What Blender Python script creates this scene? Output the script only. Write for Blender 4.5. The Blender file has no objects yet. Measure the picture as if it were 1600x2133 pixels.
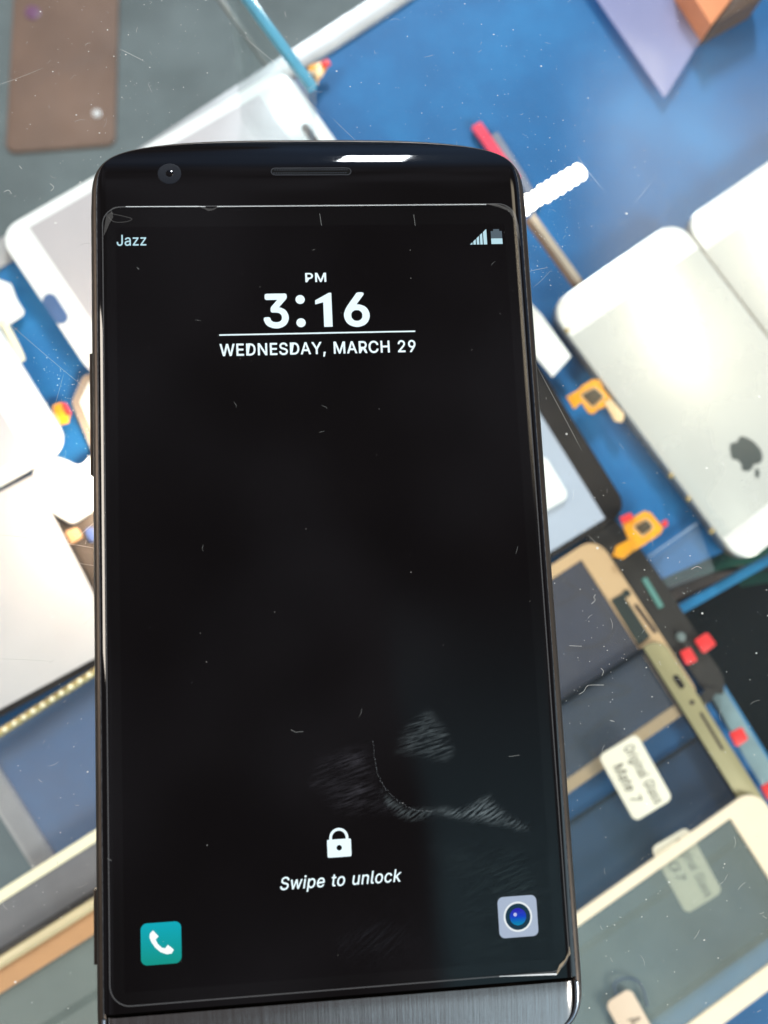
import bpy, math, random
from math import sin, cos, pi, radians
from mathutils import Matrix, Vector, Euler
random.seed(7)
S = 0.001                      # all numbers below are millimetres
scene = bpy.context.scene
col = scene.collection

# ------------------------------------------------------------------ camera
FPX, IW, IH = 2050.0, 1600.0, 2133.0
ROT = Matrix.Rotation(-0.0490995, 3, 'Z') @ Matrix.Rotation(-0.0854927, 3, 'Y') @ Matrix.Rotation(0.143965, 3, 'X')
FACE = 7.6                     # height of the phone's face above the counter top (z = 0)
CAM = Vector((-5.1456, -75.713, 159.170 + FACE))
cd = bpy.data.cameras.new('camera')
cam = bpy.data.objects.new('camera', cd); col.objects.link(cam)
cam.matrix_world = Matrix.Translation(CAM * S) @ ROT.to_4x4()
cd.sensor_width = 36; cd.sensor_fit = 'AUTO'
cd.lens = FPX / IH * 36
cd.clip_start = 0.01; cd.clip_end = 20
cd.dof.use_dof = True
cd.dof.focus_distance = 0.172
cd.dof.aperture_fstop = cd.lens / (2 * 0.95)
scene.camera = cam

def P(px, py, z):
    """point at height z (mm) seen at pixel px,py of the 1600x2133 photograph"""
    d = ROT @ Vector(((px - IW/2) / FPX, -(py - IH/2) / FPX, -1))
    t = (z - CAM.z) / d.z
    return Vector((CAM.x + t*d.x, CAM.y + t*d.y, z))

# ------------------------------------------------------------------ world and lights
world = bpy.data.worlds.new('World'); scene.world = world; world.use_nodes = True
nt = world.node_tree; nt.nodes.clear()
def wn(t, **k):
    n = nt.nodes.new(t)
    for a, b in k.items(): setattr(n, a, b)
    return n
def wm(op, a, b=None, c=None, clamp=False):
    n = wn('ShaderNodeMath', operation=op); n.use_clamp = clamp
    for i, v in enumerate((a, b, c)):
        if v is None: continue
        if isinstance(v, (int, float)): n.inputs[i].default_value = v
        else: nt.links.new(v, n.inputs[i])
    return n.outputs[0]
def wsm(v, lo, hi):
    n = wn('ShaderNodeMapRange', interpolation_type='SMOOTHSTEP')
    nt.links.new(v, n.inputs[0]); n.inputs[1].default_value = lo; n.inputs[2].default_value = hi
    return n.outputs[0]
tc = wn('ShaderNodeTexCoord'); sep = wn('ShaderNodeSeparateXYZ'); nt.links.new(tc.outputs['Generated'], sep.inputs[0])
zc = wm('MAXIMUM', sep.outputs[2], 0.02)
U = wm('DIVIDE', sep.outputs[0], zc); V = wm('DIVIDE', sep.outputs[1], zc)
# a dim room: warm dark ceiling, a paler wall patch towards the near right side
wnz = wn('ShaderNodeTexNoise'); wnz.inputs['Scale'].default_value = 3.2; wnz.inputs['Detail'].default_value = 2; nt.links.new(tc.outputs['Generated'], wnz.inputs['Vector'])
bu = wm('ADD', wm('ADD', U, wm('MULTIPLY', V, 0.12)), wm('MULTIPLY', wm('SUBTRACT', wnz.outputs[0], 0.5), 0.10))
patch = wm('MULTIPLY', wsm(bu, 0.085, 0.115), wsm(V, 0.10, -0.30))
patch = wm('MULTIPLY', patch, wsm(U, 0.42, 0.30))
up = wsm(sep.outputs[2], -0.2, 0.1)
c1 = wn('ShaderNodeMix', data_type='RGBA'); c1.inputs[6].default_value = (0.105, 0.090, 0.092, 1); c1.inputs[7].default_value = (0.27, 0.48, 0.58, 1)
c0w = wn('ShaderNodeMix', data_type='RGBA'); c0w.inputs[6].default_value = (0.07, 0.060, 0.066, 1); c0w.inputs[7].default_value = (0.20, 0.19, 0.22, 1)
nt.links.new(wsm(wnz.outputs[0], 0.42, 0.66), c0w.inputs[0]); nt.links.new(c0w.outputs[2], c1.inputs[6])
nt.links.new(patch, c1.inputs[0])
side = wm('MULTIPLY', wsm(V, -0.34, -0.75), wsm(bu, -0.08, 0.10))
c2 = wn('ShaderNodeMix', data_type='RGBA'); c2.inputs[7].default_value = (1.3, 1.75, 2.0, 1)
nt.links.new(side, c2.inputs[0]); nt.links.new(c1.outputs[2], c2.inputs[6])
far = wm('MULTIPLY', wsm(V, 0.9, 1.6), wsm(U, -0.9, 0.3))
c3 = wn('ShaderNodeMix', data_type='RGBA'); c3.inputs[7].default_value = (0.17, 0.28, 0.48, 1)
nt.links.new(far, c3.inputs[0]); nt.links.new(c2.outputs[2], c3.inputs[6]); c1 = c3
# ceiling lamp glow on the far right, mirrored softly by the satin phone shells
lampm = wm('MULTIPLY', wm('MULTIPLY', wsm(V, 0.13, 0.33), wsm(V, 0.72, 0.54)), wm('MULTIPLY', wsm(U, 0.29, 0.40), wsm(U, 0.85, 0.68)))
c4 = wn('ShaderNodeMix', data_type='RGBA'); c4.inputs[7].default_value = (5.0, 4.3, 3.2, 1)
nt.links.new(lampm, c4.inputs[0]); nt.links.new(c3.outputs[2], c4.inputs[6]); c3 = c4
bg = wn('ShaderNodeBackground'); wo = wn('ShaderNodeOutputWorld')
nt.links.new(c3.outputs[2], bg.inputs[0]); nt.links.new(wm('MULTIPLY', up, 1.0), bg.inputs[1]); nt.links.new(bg.outputs[0], wo.inputs[0])

def area(name, loc, target, sx, sy, power, color):
    l = bpy.data.lights.new(name, 'AREA'); l.shape = 'RECTANGLE'; l.size = sx; l.size_y = sy; l.energy = power; l.color = color
    o = bpy.data.objects.new(name, l); col.objects.link(o); o.location = loc
    o.rotation_euler = (Vector(target) - Vector(loc)).to_track_quat('-Z', 'Y').to_euler()
    return o
area('window_light', (0.105, 0.95, 0.47), (0, 0, -0.10), 0.07, 0.22, 13, (0.90, 0.96, 1.0))
area('shop_light', (0.75, -0.62, 0.46), (0.05, -0.12, -0.05), 0.36, 0.30, 11.0, (1.0, 0.93, 0.82))
area('warm_lamp', (-0.85, 0.12, 0.55), (0, 0, -0.15), 0.40, 0.40, 9.5, (1.0, 0.90, 0.78))
scene.view_settings.view_transform = 'Standard'
scene.view_settings.look = 'None'
scene.view_settings.exposure = 0
scene.view_settings.gamma = 1
scene.view_settings.use_curve_mapping = False
scene.cycles.max_bounces = 12; scene.cycles.transparent_max_bounces = 24
scene.cycles.sample_clamp_indirect = 4

# ------------------------------------------------------------------ materials
def lin(r, g, b):
    f = lambda c: (c/255/12.92) if c/255 <= 0.04045 else ((c/255+0.055)/1.055)**2.4
    return (f(r), f(g), f(b), 1)
class Mt:
    def __init__(s, name):
        s.m = bpy.data.materials.new(name); s.m.use_nodes = True; s.t = s.m.node_tree; s.t.nodes.clear()
        s.out = s.t.nodes.new('ShaderNodeOutputMaterial')
    def n(s, t, **k):
        n = s.t.nodes.new(t)
        for a, b in k.items(): setattr(n, a, b)
        return n
    def l(s, a, b): s.t.links.new(a, b)
    def coord(s, kind='Object', scale=(1,1,1), rot=(0,0,0)):
        c = s.n('ShaderNodeTexCoord'); mp = s.n('ShaderNodeMapping')
        mp.inputs['Scale'].default_value = scale; mp.inputs['Rotation'].default_value = rot
        s.l(c.outputs[kind], mp.inputs[0]); return mp.outputs[0]
    def noise(s, vec, scale, detail=4, rough=0.55):
        n = s.n('ShaderNodeTexNoise'); n.inputs['Scale'].default_value = scale; n.inputs['Detail'].default_value = detail
        n.inputs['Roughness'].default_value = rough; s.l(vec, n.inputs['Vector']); return n.outputs['Fac']
    def ramp(s, fac, stops):
        r = s.n('ShaderNodeValToRGB'); e = r.color_ramp.elements
        while len(e) < len(stops): e.new(0.5)
        for i, (p, c) in enumerate(stops):
            e[i].position = p; e[i].color = c if len(c) == 4 else (*c, 1)
        s.l(fac, r.inputs[0]); return r.outputs[0]
    def math(s, op, a, b=None, clamp=False):
        n = s.n('ShaderNodeMath', operation=op); n.use_clamp = clamp
        for i, v in enumerate((a, b)):
            if v is None: continue
            if isinstance(v, (int, float)): n.inputs[i].default_value = v
            else: s.l(v, n.inputs[i])
        return n.outputs[0]
    def bsdf(s, base=(0.5,0.5,0.5,1), rough=0.5, metal=0, ior=1.45, spec=0.5, coat=0):
        b = s.n('ShaderNodeBsdfPrincipled')
        if hasattr(base, 'node'): s.l(base, b.inputs['Base Color'])
        else: b.inputs['Base Color'].default_value = base
        if hasattr(rough, 'node'): s.l(rough, b.inputs['Roughness'])
        else: b.inputs['Roughness'].default_value = rough
        b.inputs['Metallic'].default_value = metal; b.inputs['IOR'].default_value = ior
        b.inputs['Specular IOR Level'].default_value = spec; b.inputs['Coat Weight'].default_value = coat
        return b
    def done(s, sh):
        s.l(sh if not hasattr(sh, 'outputs') else sh.outputs[0], s.out.inputs[0]); return s.m
    def bump(s, b, h, dist=0.0001, strength=0.5):
        n = s.n('ShaderNodeBump'); n.inputs['Distance'].default_value = dist; n.inputs['Strength'].default_value = strength
        s.l(h, n.inputs['Height']); s.l(n.outputs[0], b.inputs['Normal'])

def shade(c, k): return (c[0]*k, c[1]*k, c[2]*k, 1)
def surf(name, c, rough=0.5, metal=0, var=0.12, scale=60, bump=0.0, spec=0.5, coat=0, ior=1.45):
    m = Mt(name); v = m.coord()
    n = m.noise(v, scale, 5)
    colr = m.ramp(n, [(0.3, shade(c, 1-var)), (0.7, shade(c, 1+var))])
    rg = m.ramp(m.noise(v, scale*3.1, 3), [(0.3, (rough*0.85,)*3), (0.7, (min(1, rough*1.15),)*3)])
    b = m.bsdf(colr, rg, metal, spec=spec, coat=coat, ior=ior)
    if bump: m.bump(b, m.noise(v, scale*6, 3), 0.0001, bump)
    return m.done(b)
def emit(name, c, k):
    m = Mt(name); e = m.n('ShaderNodeEmission'); e.inputs[0].default_value = c; e.inputs[1].default_value = k
    return m.done(e)
def thinglass(name, tint=(0.97, 0.985, 0.98, 1), haze=0.0, hazec=(0.5, 0.5, 0.5, 1), rough=0.0, refl=1.0, hscale=20, streak=0):
    """see-through pane: straight transmission plus a Schlick mirror part and, if asked, a milky film"""
    m = Mt(name)
    g = m.n('ShaderNodeNewGeometry'); d = m.n('ShaderNodeVectorMath', operation='DOT_PRODUCT')
    m.l(g.outputs['Normal'], d.inputs[0]); m.l(g.outputs['Incoming'], d.inputs[1])
    c = m.math('ABSOLUTE', d.outputs['Value']); k = m.math('SUBTRACT', 1, c, True); k = m.math('POWER', k, 5)
    f = m.math('MULTIPLY', m.math('ADD', m.math('MULTIPLY', k, 0.96), 0.04), refl, True)
    tr = m.n('ShaderNodeBsdfTransparent'); tr.inputs[0].default_value = tint
    gl = m.n('ShaderNodeBsdfGlossy'); gl.inputs['Roughness'].default_value = rough
    base = tr
    if haze:
        df = m.n('ShaderNodeBsdfDiffuse'); df.inputs[0].default_value = hazec
        mx = m.n('ShaderNodeMixShader')
        h = m.ramp(m.noise(m.coord(), hscale, 6, 0.65), [(0.25, (haze*0.7,)*3), (0.75, (haze*1.3,)*3)])
        m.l(h, mx.inputs[0]); m.l(tr.outputs[0], mx.inputs[1]); m.l(df.outputs[0], mx.inputs[2]); base = mx
    ms = m.n('ShaderNodeMixShader'); m.l(f, ms.inputs[0]); m.l(base.outputs[0], ms.inputs[1]); m.l(gl.outputs[0], ms.inputs[2])
    return m.done(ms)
def veil(name, c, a, rough=0.6):
    """partly covering mark (dust, scratch, tape)"""
    m = Mt(name); tr = m.n('ShaderNodeBsdfTransparent'); b = m.bsdf(c, rough); mx = m.n('ShaderNodeMixShader')
    mx.inputs[0].default_value = a; m.l(tr.outputs[0], mx.inputs[1]); m.l(b.outputs[0], mx.inputs[2]); return m.done(mx)

M = {}
def blue():
    m = Mt('blue_cloth'); v = m.coord()
    c = m.ramp(m.noise(v, 9, 6, 0.62), [(0.28, lin(2, 70, 120)), (0.50, lin(4, 93, 150)), (0.74, lin(26, 124, 184))])
    b = m.bsdf(c, 0.62); m.bump(b, m.noise(v, 900, 2), 0.0002, 0.4); return m.done(b)
M['blue'] = blue()
M['floor'] = surf('grey_floor', lin(100, 110, 112), 0.7, var=0.3, scale=9)
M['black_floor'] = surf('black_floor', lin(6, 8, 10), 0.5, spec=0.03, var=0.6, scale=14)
M['profile'] = surf('pale_profile', lin(172, 170, 172), 0.4, metal=0.3, var=0.1)
M['white'] = surf('white_glass', (0.83, 0.83, 0.83, 1), 0.18, var=0.03, scale=30)
M['white2'] = surf('white_plastic', (0.86, 0.84, 0.80, 1), 0.35, var=0.04, scale=30)
M['film'] = surf('pale_film', (0.47, 0.43, 0.45, 1), 0.35, var=0.05, scale=25)
M['film_blue'] = surf('blue_grey_film', (0.40, 0.44, 0.52, 1), 0.4, var=0.08, scale=25)
M['slot'] = surf('dark_slot', lin(58, 44, 36), 0.6)
M['slot_blue'] = surf('blue_slot', lin(70, 96, 140), 0.6)
M['slot_green'] = surf('dark_green_slot', lin(32, 42, 38), 0.6)
M['gold'] = surf('gold_frame', lin(200, 166, 126), 0.38, var=0.05, scale=20)
M['olive'] = surf('olive_gold_frame', lin(154, 145, 108), 0.4, metal=0.15, var=0.08, scale=20)
M['cream'] = surf('cream_frame', lin(244, 224, 196), 0.35, var=0.03)
M['cream_yellow'] = surf('cream_yellow_frame', lin(250, 238, 205), 0.35, var=0.03)
M['brass'] = surf('brass_side', lin(214, 186, 128), 0.25, metal=0.7, var=0.3, scale=120)
M['tan'] = surf('tan_frame', lin(196, 146, 104), 0.4, var=0.1)
M['black'] = surf('black_frame', lin(34, 30, 28), 0.35, spec=0.2, var=0.3, scale=40)
M['darkedge'] = surf('dark_edge', lin(18, 22, 28), 0.4, spec=0.08)
M['silver'] = surf('silver_back', (0.80, 0.785, 0.725, 1), 0.27, metal=0.42, var=0.02, scale=14)
M['silver_side'] = surf('silver_side', lin(196, 180, 160), 0.3, metal=0.8, var=0.15, scale=90)
M['logo'] = surf('logo_grey', lin(66, 74, 74), 0.35, var=0.1)
M['win_grey'] = thinglass('tinted_pane', (0.62, 0.65, 0.70, 1), 0.36, (0.17, 0.165, 0.185, 1), refl=0.6)
M['win_clear'] = thinglass('clear_pane', (0.93, 0.95, 0.96, 1), 0.04, (0.20, 0.24, 0.30, 1), refl=0.6)
M['win_dark'] = thinglass('smoky_pane', (0.80, 0.80, 0.80, 1), 0.10, (0.18, 0.20, 0.25, 1), refl=0.6)
M['win_film'] = thinglass('filmed_pane', (0.93, 0.94, 0.92, 1), 0.21, (0.43, 0.49, 0.46, 1), refl=0.7)
M['win_mauve'] = thinglass('mauve_pane', (0.6, 0.6, 0.62, 1), 0.62, (0.27, 0.255, 0.265, 1), refl=0.7)
M['flex'] = surf('orange_flex', lin(240, 160, 30), 0.35, var=0.2, scale=200)
M['flex_pale'] = surf('pale_flex_tail', lin(232, 196, 150), 0.35, var=0.2, scale=200)
M['flex_black'] = surf('black_flex', lin(38, 34, 30), 0.5, var=0.3, scale=80)
M['chip'] = surf('grey_chip', lin(82, 70, 52), 0.4)
M['red'] = surf('red_tape', lin(228, 52, 52), 0.45, var=0.05)
M['paper'] = surf('paper', (0.80, 0.74, 0.60, 1), 0.7, var=0.03)
M['ink'] = surf('grey_ink', lin(60, 40, 44), 0.7)
M['teal'] = surf('teal_glass_edge', lin(84, 150, 178), 0.2, var=0.25, scale=40)
M['teal_blue'] = surf('blue_glass_edge', lin(44, 120, 168), 0.2, var=0.25, scale=40)
M['shelf'] = thinglass('shelf_glass', (0.62, 0.76, 0.76, 1), 0.012, (0.16, 0.24, 0.24, 1), refl=0.3)
M['ledge'] = surf('grey_teal_ledge', lin(120, 142, 146), 0.45, var=0.3, scale=50)
M['purple'] = thinglass('lilac_film', (0.78, 0.76, 0.92, 1), 0.45, (0.50, 0.50, 0.72, 1), refl=0.6, hscale=6)
M['orange_box'] = surf('orange_card', lin(226, 142, 98), 0.6)
M['brown_side'] = surf('brown_card', lin(84, 62, 50), 0.6)
M['brown'] = surf('brown_leather', lin(122, 96, 82), 0.7, var=0.22, scale=12)
M['brown2'] = surf('brown_band', lin(112, 82, 70), 0.6, var=0.2)
M['rosy'] = emit('rosy_led', (0.75, 0.35, 0.55, 1), 0.6)
M['green'] = surf('green_ribbon', lin(24, 92, 74), 0.5, var=0.4)
M['rust'] = surf('rust_ribbon', lin(110, 84, 80), 0.5, var=0.4)
M['pouch'] = veil('clear_pouch', (0.7, 0.75, 0.8, 1), 0.06, 0.2)
M['counter'] = thinglass('counter_glass', (0.965, 0.985, 0.985, 1), 0.004, (0.7, 0.75, 0.8, 1), refl=0.55, hscale=9)
def dusty(mat, amount):
    nt_ = mat.node_tree; out_ = [n for n in nt_.nodes if n.type == 'OUTPUT_MATERIAL'][0]; src = out_.inputs[0].links[0].from_socket
    tl = nt_.nodes.new('ShaderNodeBsdfTranslucent'); tl.inputs[0].default_value = (0.9, 0.9, 0.9, 1); mx = nt_.nodes.new('ShaderNodeMixShader'); mx.inputs[0].default_value = amount
    nt_.links.new(src, mx.inputs[1]); nt_.links.new(tl.outputs[0], mx.inputs[2]); nt_.links.new(mx.outputs[0], out_.inputs[0])
dusty(M['counter'], 0.005)
M['dust'] = veil('dust', (0.85, 0.85, 0.83, 1), 0.55)
M['scratch'] = veil('scratch', (0.95, 0.95, 0.92, 1), 0.30, 0.3)
M['haze_mark'] = veil('rub_mark', (0.9, 0.9, 0.9, 1), 0.06)
M['led'] = emit('led_light', (1.0, 0.90, 0.76, 1), 8.0)
M['led_pcb'] = surf('led_tape', (0.8, 0.78, 0.7, 1), 0.4)

# ------------------------------------------------------------------ geometry helpers (mm in, metres out)
def tag(o, label, cat, group=None, kind=None):
    o['label'] = label
    if kind: o['kind'] = kind
    o['category'] = cat
    if group: o['group'] = group
    return o
def root_of(o):
    while o.parent: o = o.parent
    return o
def thing(name, loc, label, cat, group=None):
    o = bpy.data.objects.new(name, None); col.objects.link(o)
    o.location = Vector(loc) * S; o.empty_display_size = 0.01
    return tag(o, label, cat, group)
class MB:
    def __init__(s): s.v = []; s.f = []
    def add(s, vs, fs):
        b = len(s.v); s.v += [tuple(v) for v in vs]; s.f += [tuple(b+i for i in f) for f in fs]; return s
    def rings(s, rs, cap0=True, cap1=True, closed=True):
        n = len(rs[0]); vs = [v for r in rs for v in r]; fs = []
        for k in range(len(rs)-1):
            for i in range(n if closed else n-1):
                j = (i+1) % n; fs.append((k*n+i, k*n+j, (k+1)*n+j, (k+1)*n+i))
        if cap0: fs.append(tuple(range(n))[::-1])
        if cap1: fs.append(tuple((len(rs)-1)*n+i for i in range(n)))
        return s.add(vs, fs)
    def slab(s, poly, z0, z1, b=0.0):
        poly = ccw(poly)
        rs = [[(x, y, z0) for x, y in poly]]
        if b:
            rs.append([(x, y, z1-b) for x, y in poly])
            rs.append([(x, y, z1-b*0.3) for x, y in offset(poly, b*0.3)])
            rs.append([(x, y, z1) for x, y in offset(poly, b)])
        else: rs.append([(x, y, z1) for x, y in poly])
        return s.rings(rs)
    def frame(s, outer, inner, z0, z1, b=0.15):
        o2 = offset(outer, b); i2 = offset(inner, -b)
        seq = [(outer, z0), (outer, z1-b), (o2, z1), (i2, z1), (inner, z1-b), (inner, z0), (outer, z0)]
        rs = [[(x, y, z) for x, y in p] for p, z in seq]
        return s.rings(rs, False, False)
    def tube(s, pts, r, n=8):
        pts = [Vector(p) for p in pts]; rs = []
        for i, p in enumerate(pts):
            t = (pts[min(i+1, len(pts)-1)] - pts[max(i-1, 0)]).normalized()
            a = t.orthogonal().normalized() if abs(t.z) > 0.9 else t.cross(Vector((0,0,1))).normalized(); c = a.cross(t)
            rs.append([p + a*cos(2*pi*k/n)*r + c*sin(2*pi*k/n)*r for k in range(n)])
        return s.rings(rs)
    def ribbon(s, pts, w, th=0.0):
        """flat strip lying on the path; w a width or list of widths"""
        pts = [Vector(p) for p in pts]; L = []; Rr = []
        for i, p in enumerate(pts):
            t = (pts[min(i+1, len(pts)-1)] - pts[max(i-1, 0)]); t.z = 0; t.normalize()
            a = Vector((-t.y, t.x, 0)); ww = (w[i] if isinstance(w, (list, tuple)) else w)/2
            L.append(p + a*ww); Rr.append(p - a*ww)
        n = len(pts)
        if th:
            rs = []
            for l, r in zip(L, Rr):
                rs.append([l, r, r - Vector((0,0,th)), l - Vector((0,0,th))])
            return s.rings(rs)
        return s.add(L + Rr, [(i, n+i, n+i+1, i+1) for i in range(n-1)])
    def build(s, name, mat, parent=None, smooth=35, label=None):
        me = bpy.data.meshes.new(name)
        if parent is not None:
            org = root_of(parent).location / S
        else:
            xs = [v[0] for v in s.v]; ys = [v[1] for v in s.v]; zs = [v[2] for v in s.v]
            org = Vector(((min(xs)+max(xs))/2, (min(ys)+max(ys))/2, min(zs)))
        me.from_pydata([((x-org.x)*S, (y-org.y)*S, (z-org.z)*S) for x, y, z in s.v], [], s.f)
        me.validate(); me.update()
        if smooth:
            me.shade_smooth(); me.set_sharp_from_angle(angle=radians(smooth))
        me.materials.append(mat)
        o = bpy.data.objects.new(name, me); col.objects.link(o)
        if parent is not None: o.parent = parent
        else: o.location = org * S
        if label: o['label'] = label
        return o
def area2(p): return sum(p[i][0]*p[(i+1)%len(p)][1] - p[(i+1)%len(p)][0]*p[i][1] for i in range(len(p)))/2
def ccw(p):
    p = [(q[0], q[1]) for q in p]
    return p if area2(p) > 0 else p[::-1]
def offset(p, d):
    """shrink a ccw outline by d"""
    n = len(p); out = []
    for i in range(n):
        a = Vector(p[i-1]); b = Vector(p[i]); c = Vector(p[(i+1)%n])
        e1 = (b-a); e2 = (c-b)
        if e1.length < 1e-9: e1 = e2
        if e2.length < 1e-9: e2 = e1
        e1.normalize(); e2.normalize()
        n1 = Vector((-e1.y, e1.x)); n2 = Vector((-e2.y, e2.x)); m = n1+n2
        if m.length < 1e-6: m = n1
        m.normalize(); k = d / max(0.35, m.dot(n1))
        out.append((b.x+m.x*k, b.y+m.y*k))
    return out
def rounded(c, r, n=8):
    """rounded convex polygon; r is one radius or one per corner"""
    c = ccw(c) if area2([(q[0], q[1]) for q in c]) > 0 else [(q[0], q[1]) for q in c][::-1]
    rr = list(r) if isinstance(r, (list, tuple)) else [r]*len(c)
    if isinstance(r, (list, tuple)) and False: rr = rr[::-1]
    out = []
    for i in range(len(c)):
        a = Vector(c[i-1]); b = Vector(c[i]); d = Vector(c[(i+1)%len(c)])
        e1 = (a-b).normalized(); e2 = (d-b).normalized(); ang = e1.angle(e2); q = max(rr[i], 0.01)/math.tan(ang/2)
        p1 = b+e1*q; p2 = b+e2*q; ctr = b + (e1+e2).normalized()*(max(rr[i], 0.01)/sin(ang/2))
        a1 = math.atan2(p1.y-ctr.y, p1.x-ctr.x); a2 = math.atan2(p2.y-ctr.y, p2.x-ctr.x)
        da = (a2-a1+pi) % (2*pi) - pi
        for k in range(n+1):
            t = a1+da*k/n; out.append((ctr.x+cos(t)*max(rr[i],0.01), ctr.y+sin(t)*max(rr[i],0.01)))
    return out
def quad(pxs, z): return [P(x, y, z).xy[:] for x, y in pxs]
def rect(A, B, width_px_pt, z):
    pass
def box_on(A, B, C, z):
    """true rectangle from pixel corner A, edge towards B (full length), depth towards C"""
    a = P(*A, z).xy; b = P(*B, z).xy; c = P(*C, z).xy
    u = (b-a); n = Vector((-u.y, u.x)).normalized(); h = (c-a).dot(n)
    return [tuple(a), tuple(b), tuple(b+n*h), tuple(a+n*h)]
def inset_rect(c, l, t, r, b):
    """c = [a, b, b+h, a+h]; l/r inset along a->b, t/b inset along a->a+h"""
    a = Vector(c[0]); u = Vector(c[1])-a; v = Vector(c[3])-a
    U = u.normalized(); V = v.normalized()
    return [tuple(a+U*l+V*t), tuple(a+u-U*r+V*t), tuple(a+u-U*r+v-V*b), tuple(a+U*l+v-V*b)]
def capsule(p, q, r, n=8):
    p = Vector(p); q = Vector(q); t = math.atan2(q.y-p.y, q.x-p.x); o = []
    for k in range(n+1): a = t+pi/2+pi*k/n; o.append((p.x+cos(a)*r, p.y+sin(a)*r))
    for k in range(n+1): a = t-pi/2+pi*k/n; o.append((q.x+cos(a)*r, q.y+sin(a)*r))
    return o
def disc(c, r, n=40): return [(c[0]+cos(2*pi*k/n)*r, c[1]+sin(2*pi*k/n)*r) for k in range(n)]
def smoothpath(pts, n=6):
    pts = [Vector(p) for p in pts]; out = []
    for i in range(len(pts)-1):
        p0 = pts[max(i-1, 0)]; p1 = pts[i]; p2 = pts[i+1]; p3 = pts[min(i+2, len(pts)-1)]
        for k in range(n):
            t = k/n
            out.append(0.5*((2*p1) + (p2-p0)*t + (2*p0-5*p1+4*p2-p3)*t*t + (3*p1-p0-3*p2+p3)*t**3))
    out.append(pts[-1]); return out

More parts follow.
